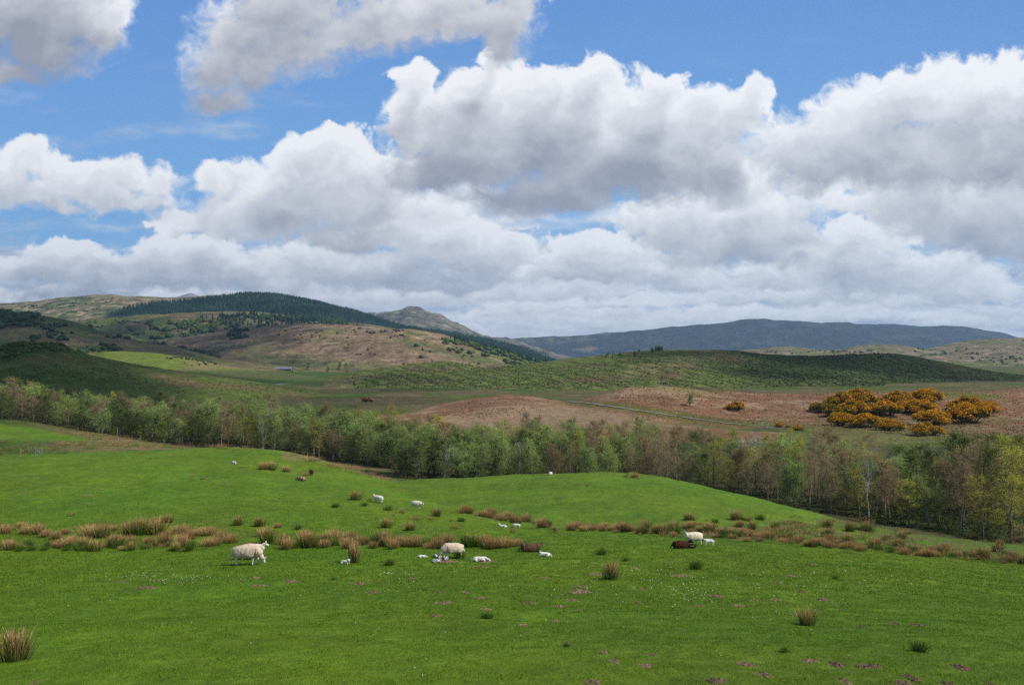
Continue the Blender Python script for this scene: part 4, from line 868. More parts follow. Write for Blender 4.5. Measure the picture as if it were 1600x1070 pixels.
MH = [(850, 902, 18), (905, 925, 54), (907, 917, 34), (892, 937, 20), (872, 947, 26), (902, 953, 18), (865, 971, 24), (817, 976, 24), (885, 1004, 20), (942, 1017, 16), (960, 1032, 18), (1007, 1039, 24), (1020, 1023, 18), (927, 1066, 36), (1117, 1061, 36), (1167, 1037, 34), (1192, 1053, 34), (1265, 1033, 36), (1305, 1038, 30), (1360, 1041, 42), (1495, 1040, 32), (1422, 1057, 20), (1410, 1066, 32), (1477, 1065, 24), (1317, 1062, 24), (1542, 1065, 18), (1397, 975, 34), (1430, 976, 28), (1345, 979, 18), (1244, 960, 22), (1274, 955, 24), (1152, 946, 26), (1095, 946, 20), (1120, 931, 26), (1180, 938, 18), (1212, 937, 20), (1282, 936, 24), (1252, 924, 18), (1235, 900, 26), (1212, 911, 18), (1175, 913, 12), (1065, 900, 38), (1272, 881, 20), (1326, 876, 16), (932, 897, 26), (1002, 920, 12), (997, 941, 14), (1314, 953, 18), (825, 942, 26), (230, 918, 34), (190, 908, 18), (247, 907, 14), (280, 910, 16), (397, 903, 22), (452, 908, 28), (402, 916, 40), (557, 912, 36), (577, 908, 18), (582, 925, 28), (692, 942, 36), (685, 925, 18), (760, 952, 24), (750, 933, 18), (727, 925, 16), (682, 961, 22), (705, 877, 44), (758, 877, 40), (752, 885, 30),
      (251, 751, 12), (352, 755, 14), (138, 773, 14), (140, 786, 12), (184, 796, 12), (91, 785, 12), (158, 764, 9), (37, 769, 11), (322, 747, 18), (60, 1064, 10), (640, 903, 14), (1040, 878, 14), (990, 887, 20)]
HQ = hit(np.array([m[0] for m in MH], float), np.array([m[1] for m in MH], float), ['pasture'], 9.5, 130)
for i, (px, py, w) in enumerate(MH):
    p = HQ[i]; wd = w/F*p[1]; o = bpy.data.objects.new('molehill', MM[i % 8]); COL.objects.link(o); e = .5
    n1 = hit(px, py, ['pasture'])[0]; q = ground(np.array([px+20., px]), np.array([p[1], p[1]+1.]), ['pasture']); dx = 20/F*p[1]
    o.location = (p[0], p[1], p[2]+.0); o.rotation_euler = (math.atan2(q[1]-p[2], 1.), -math.atan2(q[0]-p[2], dx), 0 if i % 2 else math.pi*.0)
    hgt = min(1.5, wd*(1.0 if py > 890 else .5)); o.scale = (wd, max(.45, wd*.62), hgt)
    zone = 'on the left hill slope' if py < 800 else 'in the lower left part of the near pasture' if px < 480 else 'beneath the ewe and her lambs' if py < 890 and px < 800 else 'in the centre of the near pasture' if px < 800 else ('between the orange-streaked tuft and the compact green one' if px < 1060 and py < 960 else 'below the white ewe and green tuft' if px < 1160 and py < 960 else 'in the middle right of the near pasture' if py < 970 else 'near the bottom edge, left of centre right' if px < 1080 else 'near the bottom edge, middle right' if px < 1250 else 'left of the lower right green tuft' if px < 1400 else 'beneath the lower right green tuft' if px < 1450 else 'at the bottom right corner')
    sz = 'broad' if wd > 1.1 else 'small' if wd < .45 else 'low'
    tag(o, sz+' patch of bare reddish-brown earth '+zone, 'molehill', 'bare earth molehills in the grass')

# ---------------------------------------------------------------- grass and daisies
def grass():
    rg = np.random.default_rng(21); n = 1100000
    d = 9.6*(62/9.6)**(rg.uniform(0, 1, n)**.86); px = rg.uniform(-320, 1920, n); x = (px-800)/F*d
    # blades gather into tussocks
    k = fbm(x/.55, d/.55, 3, 23, .6); keep = rg.uniform(size=n) < np.clip(.7+.8*k, .2, 1)*np.clip((64-d)/22, .0, 1); d = d[keep]; px = px[keep]; x = x[keep]; k = k[keep]; n = len(d)
    z = np.empty(n)
    for i in range(0, n, 200000): z[i:i+200000] = ground(px[i:i+200000], d[i:i+200000], ['pasture'])
    ok = z > -100; q = hit_patch(x, d); ok &= ~q
    x, d, z, k = x[ok], d[ok], z[ok], k[ok]; n = len(x)
    big = fbm(x/3.1, d/3.1, 3, 24)
    h = np.clip(.034+.028*k+.012*big, .014, .08)*rg.uniform(.6, 1.4, n)*np.clip(d/20, .8, 1.5); w = .0042*np.clip(d/14, .8, 2.6)*rg.uniform(.7, 1.3, n)
    a = rg.uniform(0, 6.28, n); s = np.stack([np.cos(a)*w, np.sin(a)*w, np.zeros(n)], 1); ln = rg.normal(size=(n, 2))*.55*h[:, None]
    B = np.stack([x, d, z-.008], 1); T = B+np.column_stack([ln, h])
    V = np.stack([B-s, B+s, T], 1).reshape(-1, 3)
    c = np.array([.126, .214, .0130])*rg.uniform(.65, 1.35, (n, 1))*(1+.18*k+.18*big)[:, None]
    c[:, 0] *= 1+.35*fbm(x/5, d/5, 3, 25)+.25*rg.normal(size=n)*.6
    dry = rg.uniform(size=n) < .035; c[dry] = np.array([.16, .15, .05]); c = np.clip(c, .004, 1)
    o = add('grass', np_mesh('grass', V, np.arange(n*3).reshape(n, 3), ramp_mat('grass_blades', 'col', rough=.6, trans=.25, spec=.12), np.repeat(c, 3, 0)))
    tag(o, 'short grazed green grass covering the near pasture', 'grass', kind='stuff')
def hit_patch(x, d):
    q = np.zeros(len(x), bool); nz_ = fbm(x/.16, d/.16, 3, 29, .6)*1.4
    for i, (px, py, w) in enumerate(MH):
        p = HQ[i]; wd = w/F*p[1]
        if p[1] < 55: q |= ((x-p[0])/(wd*.33))**2+((d-p[1])/(max(.45, wd*.62)*.33))**2 < 1-.75*np.abs(nz_)
    return q
grass()
def daisies():
    rg = np.random.default_rng(31); P = []
    for cx, cy, sx, sy, n in ((270, 905, 70, 6, 70), (215, 900, 60, 8, 30), (612, 897, 22, 3, 26), (350, 908, 50, 8, 20), (640, 910, 160, 22, 30), (1060, 925, 70, 16, 90), (960, 900, 90, 20, 60), (1150, 905, 90, 16, 60), (1250, 930, 120, 25, 50), (880, 935, 90, 20, 30), (1100, 985, 200, 40, 30), (560, 1000, 300, 50, 25), (1340, 900, 120, 14, 30), (150, 985, 150, 40, 12)):
        P.append(np.column_stack([rg.normal(cx, sx*.7, n*2//3), rg.normal(cy, sy*.7, n*2//3)]))
    P = np.concatenate(P); P = P[P[:, 1] > 872]; h = hit(P[:, 0], P[:, 1], ['pasture'], 9.5, 60, 500); g = Geo(); n = len(h); a = np.arange(6)*math.pi/3
    r = rg.uniform(.0045, .011, n)*np.clip(h[:, 1]/24, .6, 1.2)
    V = np.stack([np.column_stack([h[:, 0]+r*math.cos(t), h[:, 1]+r*math.sin(t), h[:, 2]+.055+r*math.sin(t)*.6]) for t in a], 1).reshape(-1, 3); i = np.arange(n)[:, None]*6
    g.add(V, np.concatenate([i+[0, 1, 2, 3], i+[3, 4, 5, 0]]), (.70, .70, .60))
    tag(add('daisies', g.mesh('daisies', ramp_mat('daisy', 'col', rough=.8))), 'scattered white daisies and clover in the near pasture', 'daisies', kind='stuff')
daisies()

# ---------------------------------------------------------------- conifers and far woods
def merged(name, proto, pos, sc, rz, cols_, mat, smooth=False):
    V0, F0 = proto; n = len(pos); c, s = np.cos(rz), np.sin(rz); V = V0[None]*sc[:, None, :]
    X = V[..., 0]*c[:, None]-V[..., 1]*s[:, None]; Y = V[..., 0]*s[:, None]+V[..., 1]*c[:, None]
    V = np.stack([X, Y, V[..., 2]], -1)+pos[:, None, :]; Fc = F0[None]+(np.arange(n)*len(V0))[:, None, None]
    return np_mesh(name, V.reshape(-1, 3), Fc.reshape(-1, F0.shape[1]), mat, np.repeat(cols_, len(V0), 0), smooth)
def conifer_proto():
    V = []; Fc = []; k = 7
    for (z0, z1, r) in ((.02, .5, .22), (.28, .75, .17), (.52, 1., .11)):
        b = len(V); V += [[r*math.cos(j*6.283/k)*(1 if j % 2 else .8), r*math.sin(j*6.283/k)*(1 if j % 2 else .8), z0] for j in range(k)]+[[0, 0, z1]]; Fc += [[b+j, b+(j+1) % k, b+k] for j in range(k)]
    return np.array(V), np.array(Fc)
def blob_proto(seed=1, sub=2):
    bm = bmesh.new(); bmesh.ops.create_icosphere(bm, subdivisions=sub, radius=.5); V = np.array([v.co[:] for v in bm.verts]); Fc = np.array([[v.index for v in f.verts] for f in bm.faces]); bm.free()
    q = 1+.35*fbm(V[:, 0]*4+seed, V[:, 2]*4+V[:, 1]*3, 3, seed); V = V*q[:, None]*[1, 1, .85]; V[:, 2] += .32; return V, Fc
CON = conifer_proto(); BLB = blob_proto()
def scatter(layer, P, n, seed, dr=None, clump=1., thr=.0):
    """points on a hill inside a photo outline"""
    rg = np.random.default_rng(seed); P = np.array(P, float); L_ = LAY[layer]; px = rg.uniform(P[:, 0].min(), P[:, 0].max(), n*40)
    D, Z = L_.ctl(px); k = len(D)-1; lo, hi = D[0], D[k]*.3+D[k-1]*.7
    if dr: lo, hi = np.maximum(lo, dr[0]), np.minimum(hi, dr[1])
    d = lo+(hi-lo)*rg.uniform(0, 1, len(px)); z = L_.z(px, d); py = HY-z/d*F
    x_ = (px-800)/F*d; ok = (poly(px, py, P, .01) > .5) & (z > -500) & (fbm(x_/clump, d/clump, 3, seed) > (thr if clump > 1 else -9)); px, d, z = px[ok][:n], d[ok][:n], z[ok][:n]
    return np.column_stack([(px-800)/F*d, d, z]), rg
m_far = ramp_mat('needles', 'col', nz=(.3, 3.), rough=1, spec=.02)
def conifers(parts, label):
    Ms = []; pos = []; sc = []; rz = []; cc = []
    for layer, P, n, h, c in parts:
        p, rg = scatter(layer, P, n, len(Ms)+n); m = len(p); pos.append(p-[0, 0, h*.06]); hh = h*rg.uniform(.7, 1.25, m); sc.append(np.column_stack([hh*1.15, hh*1.15, hh])); rz.append(rg.uniform(0, 6, m)); cc.append(np.array(c)*rg.uniform(.6, 1.4, (m, 1))*np.clip(1+1.1*fbm(p[:, 0]/130, p[:, 1]/130, 3, 5), .45, 1.9)[:, None])
        Ms.append(0)
    o = add('conifer_plantation', merged('conifer_plantation', CON, np.concatenate(pos), np.concatenate(sc), np.concatenate(rz), np.concatenate(cc), m_far)); tag(o, label, 'plantation', kind='stuff')
CC = (.016, .036, .019)
conifers([('forest_hill', [(165, 492), (200, 480), (240, 474), (290, 470), (340, 464), (380, 460), (430, 461), (480, 467), (540, 483), (600, 502), (620, 512), (560, 508), (500, 501), (440, 489), (350, 490), (250, 496)], 8000, 13, CC),
          ('forest_hill', [(560, 492), (600, 504), (640, 513), (700, 520), (760, 531), (820, 546), (880, 570), (900, 585), (800, 565), (700, 540), (600, 514)], 6000, 13, CC)], 'dark conifer plantation cloaking the hilltops on the left skyline')
conifers([('ledge_hill', [(310, 496), (380, 490), (480, 498), (560, 508), (540, 512), (470, 508), (400, 508), (330, 508)], 420, 13, (.022, .04, .016)), ('brown_hill', [(690, 528), (740, 533), (800, 552), (870, 570), (840, 572), (760, 552)], 300, 11, CC), ('peak', [(560, 490), (600, 500), (700, 530), (800, 540), (860, 555), (760, 545), (640, 520)], 1200, 17, (.022, .045, .026))], 'scattered dark conifers across the middle hillsides')
conifers([('plantation_hill', [(930, 560), (960, 553), (1000, 549), (1035, 546), (1035, 551), (1000, 556), (950, 562)], 34, 3.8, (.035, .062, .026))], 'row of dark conifers along the crest of the green moorland hill')
def woods(parts, name, label):
    pos = []; sc = []; rz = []; cc = []
    for layer, P, n, h, c in parts:
        p, rg = scatter(layer, P, n, n+int(P[0][0])+3, None, 55. if h > 3 else 1., .05 if n > 250 else .16); m = len(p); pos.append(p); hh = h*(rg.uniform(.35, 1.2, m) if h > 3 else rg.uniform(.5, 1.3, m)); sc.append(np.column_stack([hh*1.15, hh*1.15, hh])); rz.append(rg.uniform(0, 6, m)); cc.append(np.array(c)*rg.uniform(.65, 1.4, (m, 1)))
    o = add(name, merged(name, BLB, np.concatenate(pos), np.concatenate(sc), np.concatenate(rz), np.concatenate(cc), m_far)); tag(o, label, 'woodland', kind='stuff')
GW = (.055, .075, .022); DW = (.038, .056, .022)
woods([('ledge_hill', [(200, 512), (250, 500), (300, 498), (350, 505), (330, 520), (250, 530), (215, 528)], 420, 10, GW), ('ledge_hill', [(330, 496), (380, 492), (440, 496), (540, 504), (530, 512), (440, 512), (350, 515)], 330, 10, DW), ('ledge_hill', [(270, 505), (330, 505), (320, 525), (290, 530)], 130, 9, DW), ('ledge_hill', [(100, 495), (160, 500), (300, 500), (560, 505), (500, 530), (200, 540)], 160, 5, DW),
       ('foothill', [(-60, 490), (0, 489), (60, 492), (70, 503), (20, 512), (-60, 512)], 300, 8, DW), ('foothill', [(0, 495), (140, 510), (230, 540), (120, 560), (0, 545)], 190, 6, DW), ('brown_hill', [(228, 532), (300, 548), (375, 556), (372, 570), (300, 558), (225, 545)], 360, 8, (.045, .05, .03)),
       ('brown_hill', [(350, 520), (385, 516), (400, 525), (360, 532)], 120, 8, DW), ('brown_hill', [(615, 533), (650, 530), (690, 545), (660, 560), (630, 545)], 150, 7, (.06, .085, .025)), ('brown_hill', [(690, 530), (750, 540), (860, 568), (830, 578), (760, 560), (700, 550)], 360, 8, (.075, .10, .025)), ('brown_hill', [(420, 515), (560, 510), (720, 540), (800, 575), (620, 570), (450, 545)], 110, 3.4, DW),
       ('brown_hill', [(560, 513), (660, 518), (655, 526), (580, 522)], 120, 5, (.10, .10, .08)), ('pale_foothill', [(1180, 550), (1400, 545), (1600, 545), (1600, 575), (1500, 560), (1300, 556)], 260, 5, DW), ('forest_hill', [(0, 480), (150, 465), (220, 468), (160, 490), (0, 492)], 120, 6, DW)],
      'hillside_woodland', 'patchy green scrub and small woods dotted over the far hillsides')
woods([('plantation_hill', [(540, 590), (700, 568), (900, 572), (1050, 550), (1150, 548), (1150, 606), (900, 606), (700, 622), (560, 615)], 4200, .62, (.045, .070, .018)), ('plantation_hill', [(1150, 550), (1390, 552), (1500, 572), (1600, 588), (1600, 608), (1150, 606)], 4200, .7, (.030, .046, .016)), ('knoll', [(0, 545), (20, 536), (95, 538), (115, 548), (40, 552), (5, 566)], 260, 1.5, (.07, .08, .028))],
      'young_plantation', 'thousands of young trees planted in rows over the green moorland hill')
woods([('moor', [(950, 610), (1040, 602), (1600, 606), (1600, 690), (1250, 670), (1000, 655)], 3000, .34, (.19, .11, .066)), ('moor', [(680, 645), (740, 626), (790, 620), (860, 626), (840, 645), (740, 655)], 500, .3, (.19, .115, .07)), ('field', [(240, 556), (300, 558), (350, 570), (300, 572)], 60, 2, (.06, .06, .025)), ('knoll', [(0, 560), (400, 600), (500, 615), (100, 615), (0, 600)], 300, .5, (.06, .06, .02))],
      'bracken', 'dead reddish bracken and heather mounds over the brown slope')

# ---------------------------------------------------------------- track, pool
def ribbon(name, pts, width, mat, lift, names, label=None):
    q = np.array(pts, float); t = np.linspace(0, 1, 80); px = np.interp(t, np.linspace(0, 1, len(q)), q[:, 0]); py = np.interp(t, np.linspace(0, 1, len(q)), q[:, 1])
    h = hit(px, py, names, 180, 460); h[:, 1] = np.convolve(np.pad(h[:, 1], 4, 'edge'), np.ones(9)/9, 'valid'); n = len(h)
    d = np.gradient(h[:, :2], axis=0); nn = np.column_stack([-d[:, 1], d[:, 0]]); nn /= np.linalg.norm(nn, axis=1)[:, None]+1e-9
    V = []
    for s in (-1, -.35, .35, 1):
        p = h[:, :2]+nn*s*width/2; z = ground(p[:, 0]/p[:, 1]*F+800, p[:, 1], names)+lift-.06*abs(s); V.append(np.column_stack([p, z]))
    V = np.stack(V, 1).reshape(-1, 3); i = np.arange(n-1)[:, None, None]*4+np.arange(3)[None, :, None]; Fc = np.concatenate([i, i+1, i+5, i+4], 2).reshape(-1, 4)
    o = add(name, np_mesh(name, V, Fc, mat, smooth=True)); o['kind'] = 'structure'
ribbon('path', [(886, 627), (930, 632), (960, 636), (1000, 642), (1040, 648), (1070, 652), (1110, 658), (1160, 664), (1240, 671)], 1.1, ramp_mat('gravel', col=(.20, .185, .16), nz=(.3, 1.), rough=1), .22, ['moor'])
def pool():
    bm = bmesh.new(); bmesh.ops.create_circle(bm, cap_ends=True, segments=28, radius=1)
    for v in bm.verts: a = math.atan2(v.co.y, v.co.x); v.co *= 1+.2*math.sin(3*a)+.12*math.cos(5*a)
    me = bpy.data.meshes.new('water'); bm.to_mesh(me); bm.free(); px, d = 433., 470.
    o = add('water', me, loc=((px-800)/F*d, d, ground(np.array([px]), np.array([d]), NEAR)[0]+.35)); o.scale = (3.2, 16, 1); me.materials.append(ramp_mat('pool_water', col=(.045, .07, .10), rough=.15, spec=.7)); o['kind'] = 'structure'
pool()

# ---------------------------------------------------------------- animals
def skin_mesh(name, nodes, edges, sub=2):
    """nodes: (x, y, z, rx, ry); first is the root"""
    me = bpy.data.meshes.new(name+'_cage'); me.from_pydata([n[:3] for n in nodes], edges, []); o = bpy.data.objects.new('cage', me); COL.objects.link(o)
    me.skin_vertices or o.modifiers.new('s', 'SKIN')
    if not o.modifiers: o.modifiers.new('s', 'SKIN')
    if not me.skin_vertices:
        bm = bmesh.new(); bm.from_mesh(me); bm.verts.layers.skin.verify(); bm.to_mesh(me); bm.free()
    sv = me.skin_vertices[0].data
    for i, n in enumerate(nodes): sv[i].radius = (n[3], n[4]); sv[i].use_root = (i == 0)
    o.modifiers[0].use_smooth_shade = True
    m = o.modifiers.new('d', 'SUBSURF'); m.levels = sub; m.render_levels = sub
    dg = bpy.context.evaluated_depsgraph_get(); dg.update(); r = bpy.data.meshes.new_from_object(o.evaluated_get(dg)); r.name = name
    bpy.data.objects.remove(o); bpy.data.meshes.remove(me); return r
def arr(me): a = np.zeros(len(me.vertices)*3, np.float32); me.vertices.foreach_get('co', a); return a.reshape(-1, 3).astype(float)
def setcol(me, c):
    a = me.color_attributes.new('col', 'FLOAT_COLOR', 'POINT'); q = np.ones((len(c), 4), np.float32); q[:, :3] = c; a.data.foreach_set('color', q.ravel())
m_hide = ramp_mat('animal_skin', 'col', nz=(.1, .05), obj_space=True, rough=.8); m_wool = ramp_mat('wool', 'col', nz=(.14, .08), nz2=(.1, .3), bump=(.025, .035), obj_space=True, rough=1, spec=.02)
def sheep(name, pose='stand', head='up', turn=0., wool=(.60, .52, .40), skin=(.62, .58, .52), face=None, mark=None, lamb=False, seed=1, stride=.0, patch=None):
    """facing +x, feet at z = 0; pose stand or lie; head up, mid, graze or rest; turn = head yaw"""
    face = skin if face is None else face; lie = pose == 'lie'; dz = -.27 if lie else 0.
    if lamb: leg = .10; body = .72; hs = 1.32
    else: leg = 0; body = 1.; hs = 1.
    bz = .47+dz+(leg if not lie else 0)*0
    N = [(-.34, 0, bz+.02, .17*body, .19*body), (-.08, 0, bz, .20*body, .21*body), (.20, 0, bz-.01, .18*body, .20*body), (.37, 0, bz+.03, .12*body, .16*body)]
    E_ = [(0, 1), (1, 2), (2, 3)]
    H = {'up': [(.46, .11, .10, .12), (.52, .20, .08, .09), (.59, .235, .070*hs, .076*hs), (.70, .18, .048*hs, .052*hs), (.75, .155, .036, .038)],
         'mid': [(.48, .04, .10, .12), (.57, .07, .08, .09), (.64, .07, .068*hs, .074*hs), (.74, .0, .048*hs, .052*hs), (.785, -.03, .036, .038)],
         'graze': [(.49, -.08, .12, .12), (.57, -.20, .09, .095), (.62, -.28, .070*hs, .076*hs), (.665, -.39, .050*hs, .052*hs), (.68, -.435, .036, .036)],
         'rest': [(.47, .02, .08, .09), (.56, -.03, .06, .07), (.64, -.06, .06*hs, .062*hs), (.75, -.12, .04*hs, .044*hs), (.79, -.14, .03, .03)]}[head]
    hx = []
    for i, (x, z, a, b) in enumerate(H):
        f = [.15, .5, .85, 1, 1][i]; t = turn*f; px = .40; dx = x-px
        hx.append((px+dx*math.cos(t), dx*math.sin(t), bz+z, a, b))
    b0 = len(N); N += hx; E_ += [(3, b0), (b0, b0+1), (b0+1, b0+2), (b0+2, b0+3), (b0+3, b0+4)]
    if not lie:
        for s in (-1, 1):
            st = stride*s; i = len(N); N += [(.28, s*.10, .34, .075, .08), (.29+st*.5, s*.10, .19, .038, .042), (.29+st, s*.10, .05, .029, .030), (.31+st, s*.10, .012, .030, .028)]; E_ += [(2, i), (i, i+1), (i+1, i+2), (i+2, i+3)]
            i = len(N); N += [(-.36, s*.11, .36, .085, .095), (-.32-st*.3, s*.115, .27, .055, .06), (-.42-st*.6, s*.11, .17, .030, .034), (-.39-st, s*.11, .045, .029, .030), (-.37-st, s*.11, .012, .030, .028)]; E_ += [(0, i), (i, i+1), (i+1, i+2), (i+2, i+3), (i+3, i+4)]
    else:
        for s in (-1, 1):
            i = len(N); N += [(.30, s*.13, .12, .055, .06), (.44, s*.14, .055, .032, .034), (.34, s*.15, .03, .028, .026)]; E_ += [(2, i), (i, i+1), (i+1, i+2)]
            i = len(N); N += [(-.30, s*.17, .13, .075, .08), (-.12, s*.20, .06, .036, .038), (-.26, s*.21, .03, .028, .026)]; E_ += [(0, i), (i, i+1), (i+1, i+2)]
    i = len(N); tl = .18 if lamb else .11; N += [(-.46, 0, bz+.0, .05, .05), (-.545, 0, bz-.06, .036, .038), (-.56, 0, bz-.06-tl, .024, .028)]; E_ += [(0, i), (i, i+1), (i+1, i+2)]
    me = skin_mesh('body', N, E_, 2); bm = bmesh.new(); bm.from_mesh(me); hd = Vector(hx[2][:3]); fw = (Vector(hx[3][:3])-hd).normalized(); sd = Vector((-math.sin(turn), math.cos(turn), 0)); upv = fw.cross(sd).normalized()*-1
    if upv.z < 0 and head != 'graze': upv = -upv
    if head == 'graze': upv = -abs(1)*sd.cross(fw); upv = upv if upv.dot(Vector((1, 0, .3))) > 0 else -upv
    n0 = len(bm.verts)
    for s in (-1, 1):
        d = (sd*s*.9+upv*(.55 if head != 'rest' else .25)-fw*.25).normalized(); c = hd+sd*s*.055*hs+upv*.04+d*.055; q = d.to_track_quat('X', 'Z').to_matrix().to_4x4()
        bmesh.ops.create_icosphere(bm, subdivisions=2, radius=1, matrix=Matrix.Translation(c) @ q @ Matrix.Diagonal((.075, .030, .016, 1)))
    n1 = len(bm.verts)
    for s in (-1, 1):
        c = hd+fw*.045*hs+sd*s*.050*hs+upv*.022; bmesh.ops.create_icosphere(bm, subdivisions=1, radius=.011, matrix=Matrix.Translation(c))
    n2 = len(bm.verts); bmesh.ops.create_icosphere(bm, subdivisions=1, radius=1, matrix=Matrix.Translation(Vector(hx[4][:3])+fw*.018) @ Matrix.Diagonal((.02, .024, .018, 1)))
    bm.to_mesh(me); bm.free(); V = arr(me); c = np.tile(np.array(skin), (len(V), 1)); dh = np.linalg.norm(V-np.array(hx[2][:3]), axis=1); c[dh < .24] = face
    idx = np.arange(len(V)); c[(idx >= n0) & (idx < n1)] = np.array(face)*.85; c[(idx >= n1) & (idx < n2)] = (.01, .01, .01); c[idx >= n2] = (.05, .04, .04)
    if not lie: c[(V[:, 2] < .03)] = (.05, .045, .04)
    if patch is not None: w = fbm(V[:, 0]/.13+seed, V[:, 2]/.11+V[:, 1]*5, 2, seed) > .02; c[w & (idx < n1)] = patch
    setcol(me, c); me.materials.append(m_hide); me.polygons.foreach_set('use_smooth', np.ones(len(me.polygons), bool))
    root = empty(name); add('body', me, root)
    # fleece: a lumpy coat over trunk, shoulders, thighs and upper neck
    k = 1.0 if not lamb else .60; wr = (.275 if not lamb else .25)*k
    M = [(-.36, 0, bz+.03, wr*.86, wr*.90), (-.20, 0, bz+.02, wr, wr), (.02, 0, bz+.005, wr*1.05, wr*1.02), (.22, 0, bz+.01, wr*.96, wr*.96), (.36, 0, bz+.05, wr*.70, wr*.80), (hx[0][0], hx[0][1], hx[0][2], .17*k+.01, .18*k+.01), ((hx[0][0]+hx[1][0])/2, (hx[0][1]+hx[1][1])/2, (hx[0][2]+hx[1][2])/2, .135*k+.01, .14*k+.01), (-.45, 0, bz+.0, wr*.60, wr*.72)]
    Q = [(0, 1), (1, 2), (2, 3), (3, 4), (4, 5), (5, 6), (0, 7)]
    if not lie:
        for s in (-1, 1): i = len(M); M += [(-.36, s*.10, .38, .11*k, .12*k), (-.34, s*.11, .29, .07*k, .08*k)]; Q += [(0, i), (i, i+1)]; i = len(M); M += [(.28, s*.09, .37, .09*k, .10*k), (.28, s*.10, .30, .06*k, .06*k)]; Q += [(3, i), (i, i+1)]
    else:
        for s in (-1, 1): i = len(M); M += [(-.28, s*.13, .14, .13*k, .13*k), (-.16, s*.16, .09, .08*k, .08*k)]; Q += [(0, i), (i, i+1)]
    fl = skin_mesh('fleece', M, Q, 3); V = arr(fl); nn = np.zeros(len(V)*3, np.float32); fl.vertices.foreach_get('normal', nn); nn = nn.reshape(-1, 3)
    lump = .016*billow(V[:, 0]/.10+seed, V[:, 2]/.09+V[:, 1]/.11, 3, seed)+.008*fbm(V[:, 0]/.03, V[:, 2]/.03+V[:, 1]/.03, 2, seed+5); V = V+nn*lump[:, None]*(1 if not lamb else .6)
    if lie: V[:, 2] = np.maximum(V[:, 2], .015)
    fl.vertices.foreach_set('co', V.astype(np.float32).ravel()); c = np.tile(np.array(wool), (len(V), 1))*(1+.12*fbm(V[:, 0]/.2, V[:, 2]/.16+V[:, 1]*3, 3, seed+9))[:, None]
    c = mixc(c, np.array(wool)*[.62, .56, .48], ss(bz-.05, bz-.26, V[:, 2])*.55)      # wool gets darker towards the belly
    if mark is not None: w = ss(.20, .10, np.hypot(V[:, 0]+.22, V[:, 1]*.6))*ss(bz+.08, bz+.16, V[:, 2]); c = mixc(c, mark, w*.75)
    if patch is not None: w = ss(-.02, .06, fbm(V[:, 0]/.16+seed, V[:, 2]/.13+V[:, 1]*5, 2, seed)); c = mixc(c, patch, w)
    setcol(fl, c); fl.materials.append(m_wool); fl.polygons.foreach_set('use_smooth', np.ones(len(fl.polygons), bool)); add('fleece', fl, root)
    return root
def place(r, px, py, w_px, length, rz, label, cat='sheep', group=None, rise=0, sink=.0, d=None):
    """w_px: the animal's full length in photo pixels if seen side on; rz 0 = facing right, pi = left, -pi/2 = towards the viewer"""
    p = hit(px, py, ['pasture'], 9.5, 160)[0] if d is None else np.array([(px-800)/F*d, d, ground(np.array([float(px)]), np.array([float(d)]), ['pasture'])[0]])
    s = (w_px/F*p[1])/length; e = .3; zx = ground(np.array([px+e/p[1]*F, px-e/p[1]*F, px, px], float), np.array([p[1], p[1], p[1]+e, p[1]-e]), ['pasture']); gx = (zx[0]-zx[1])/(2*e); gy = (zx[2]-zx[3])/(2*e)
    n = Vector((-gx*.7, -gy*.7, 1)).normalized(); q = Vector((0, 0, 1)).rotation_difference(n) @ Euler((0, 0, rz)).to_quaternion()
    r.rotation_mode = 'QUATERNION'; r.rotation_quaternion = q; r.location = (p[0], p[1], p[2]-sink); r.scale = (s, s, s); tag(r, label, cat, group); return r
CREAM = (.66, .54, .41); WHITE = (.66, .62, .54); PI = math.pi
place(sheep('ewe', head='graze', wool=(.58, .47, .34), skin=(.66, .62, .54), face=(.60, .50, .42), seed=2, stride=.05), 385, 882, 51, 1.22, .02, 'cream ewe grazing side-on with its head down in the grass, nearer of the left pair')
place(sheep('ewe', head='up', wool=(.60, .52, .43), skin=(.70, .66, .58), face=(.72, .66, .58), mark=(.75, .30, .28), seed=3), 393, 874, 44, 1.28, .18, 'ewe with a pink mark on its back, head raised, standing behind the grazing one')
place(sheep('ewe', head='graze', wool=(.62, .49, .38), skin=(.76, .70, .60), face=(.68, .58, .48), seed=4), 707, 872, 40, 1.22, PI+.35, 'pinkish cream ewe bending down to nuzzle lambs at its feet')
place(sheep('ewe', head='up', wool=WHITE, skin=WHITE, seed=5), 591, 785, 20, 1.28, PI-.35, 'white ewe facing left beside a small tuft on the left hill flank')
place(sheep('ewe', head='mid', wool=WHITE, skin=WHITE, seed=6, stride=.07), 650, 794, 21, 1.32, -.25, 'white ewe walking right on the lower flank of the left hill')
place(sheep('ewe', pose='lie', head='up', wool=(.62, .58, .52), skin=WHITE, seed=7), 365, 727, 16, 1.28, -1.0, 'white sheep lying on the crest of the left hill, facing the viewer', d=87)
place(sheep('brown_ewe', pose='lie', head='rest', wool=(.15, .075, .045), skin=(.03, .02, .016), face=(.02, .014, .012), seed=8, patch=(.42, .26, .18)), 471, 751, 18, 1.25, PI-.3, 'brown sheep with tan side lying on the right shoulder of the left hill')
place(sheep('brown_ewe', head='graze', wool=(.075, .038, .026), skin=(.03, .02, .016), seed=9), 486, 743, 17, 1.22, PI/2+.25, 'dark brown sheep standing with its rump to the viewer beside a green tuft')
place(sheep('brown_ewe', pose='lie', head='up', wool=(.125, .070, .046), skin=(.10, .05, .035), face=(.13, .06, .045), seed=10, turn=.5), 827, 862, 39, 1.28, .10, 'reddish brown ewe lying with ears pricked behind a white lamb')
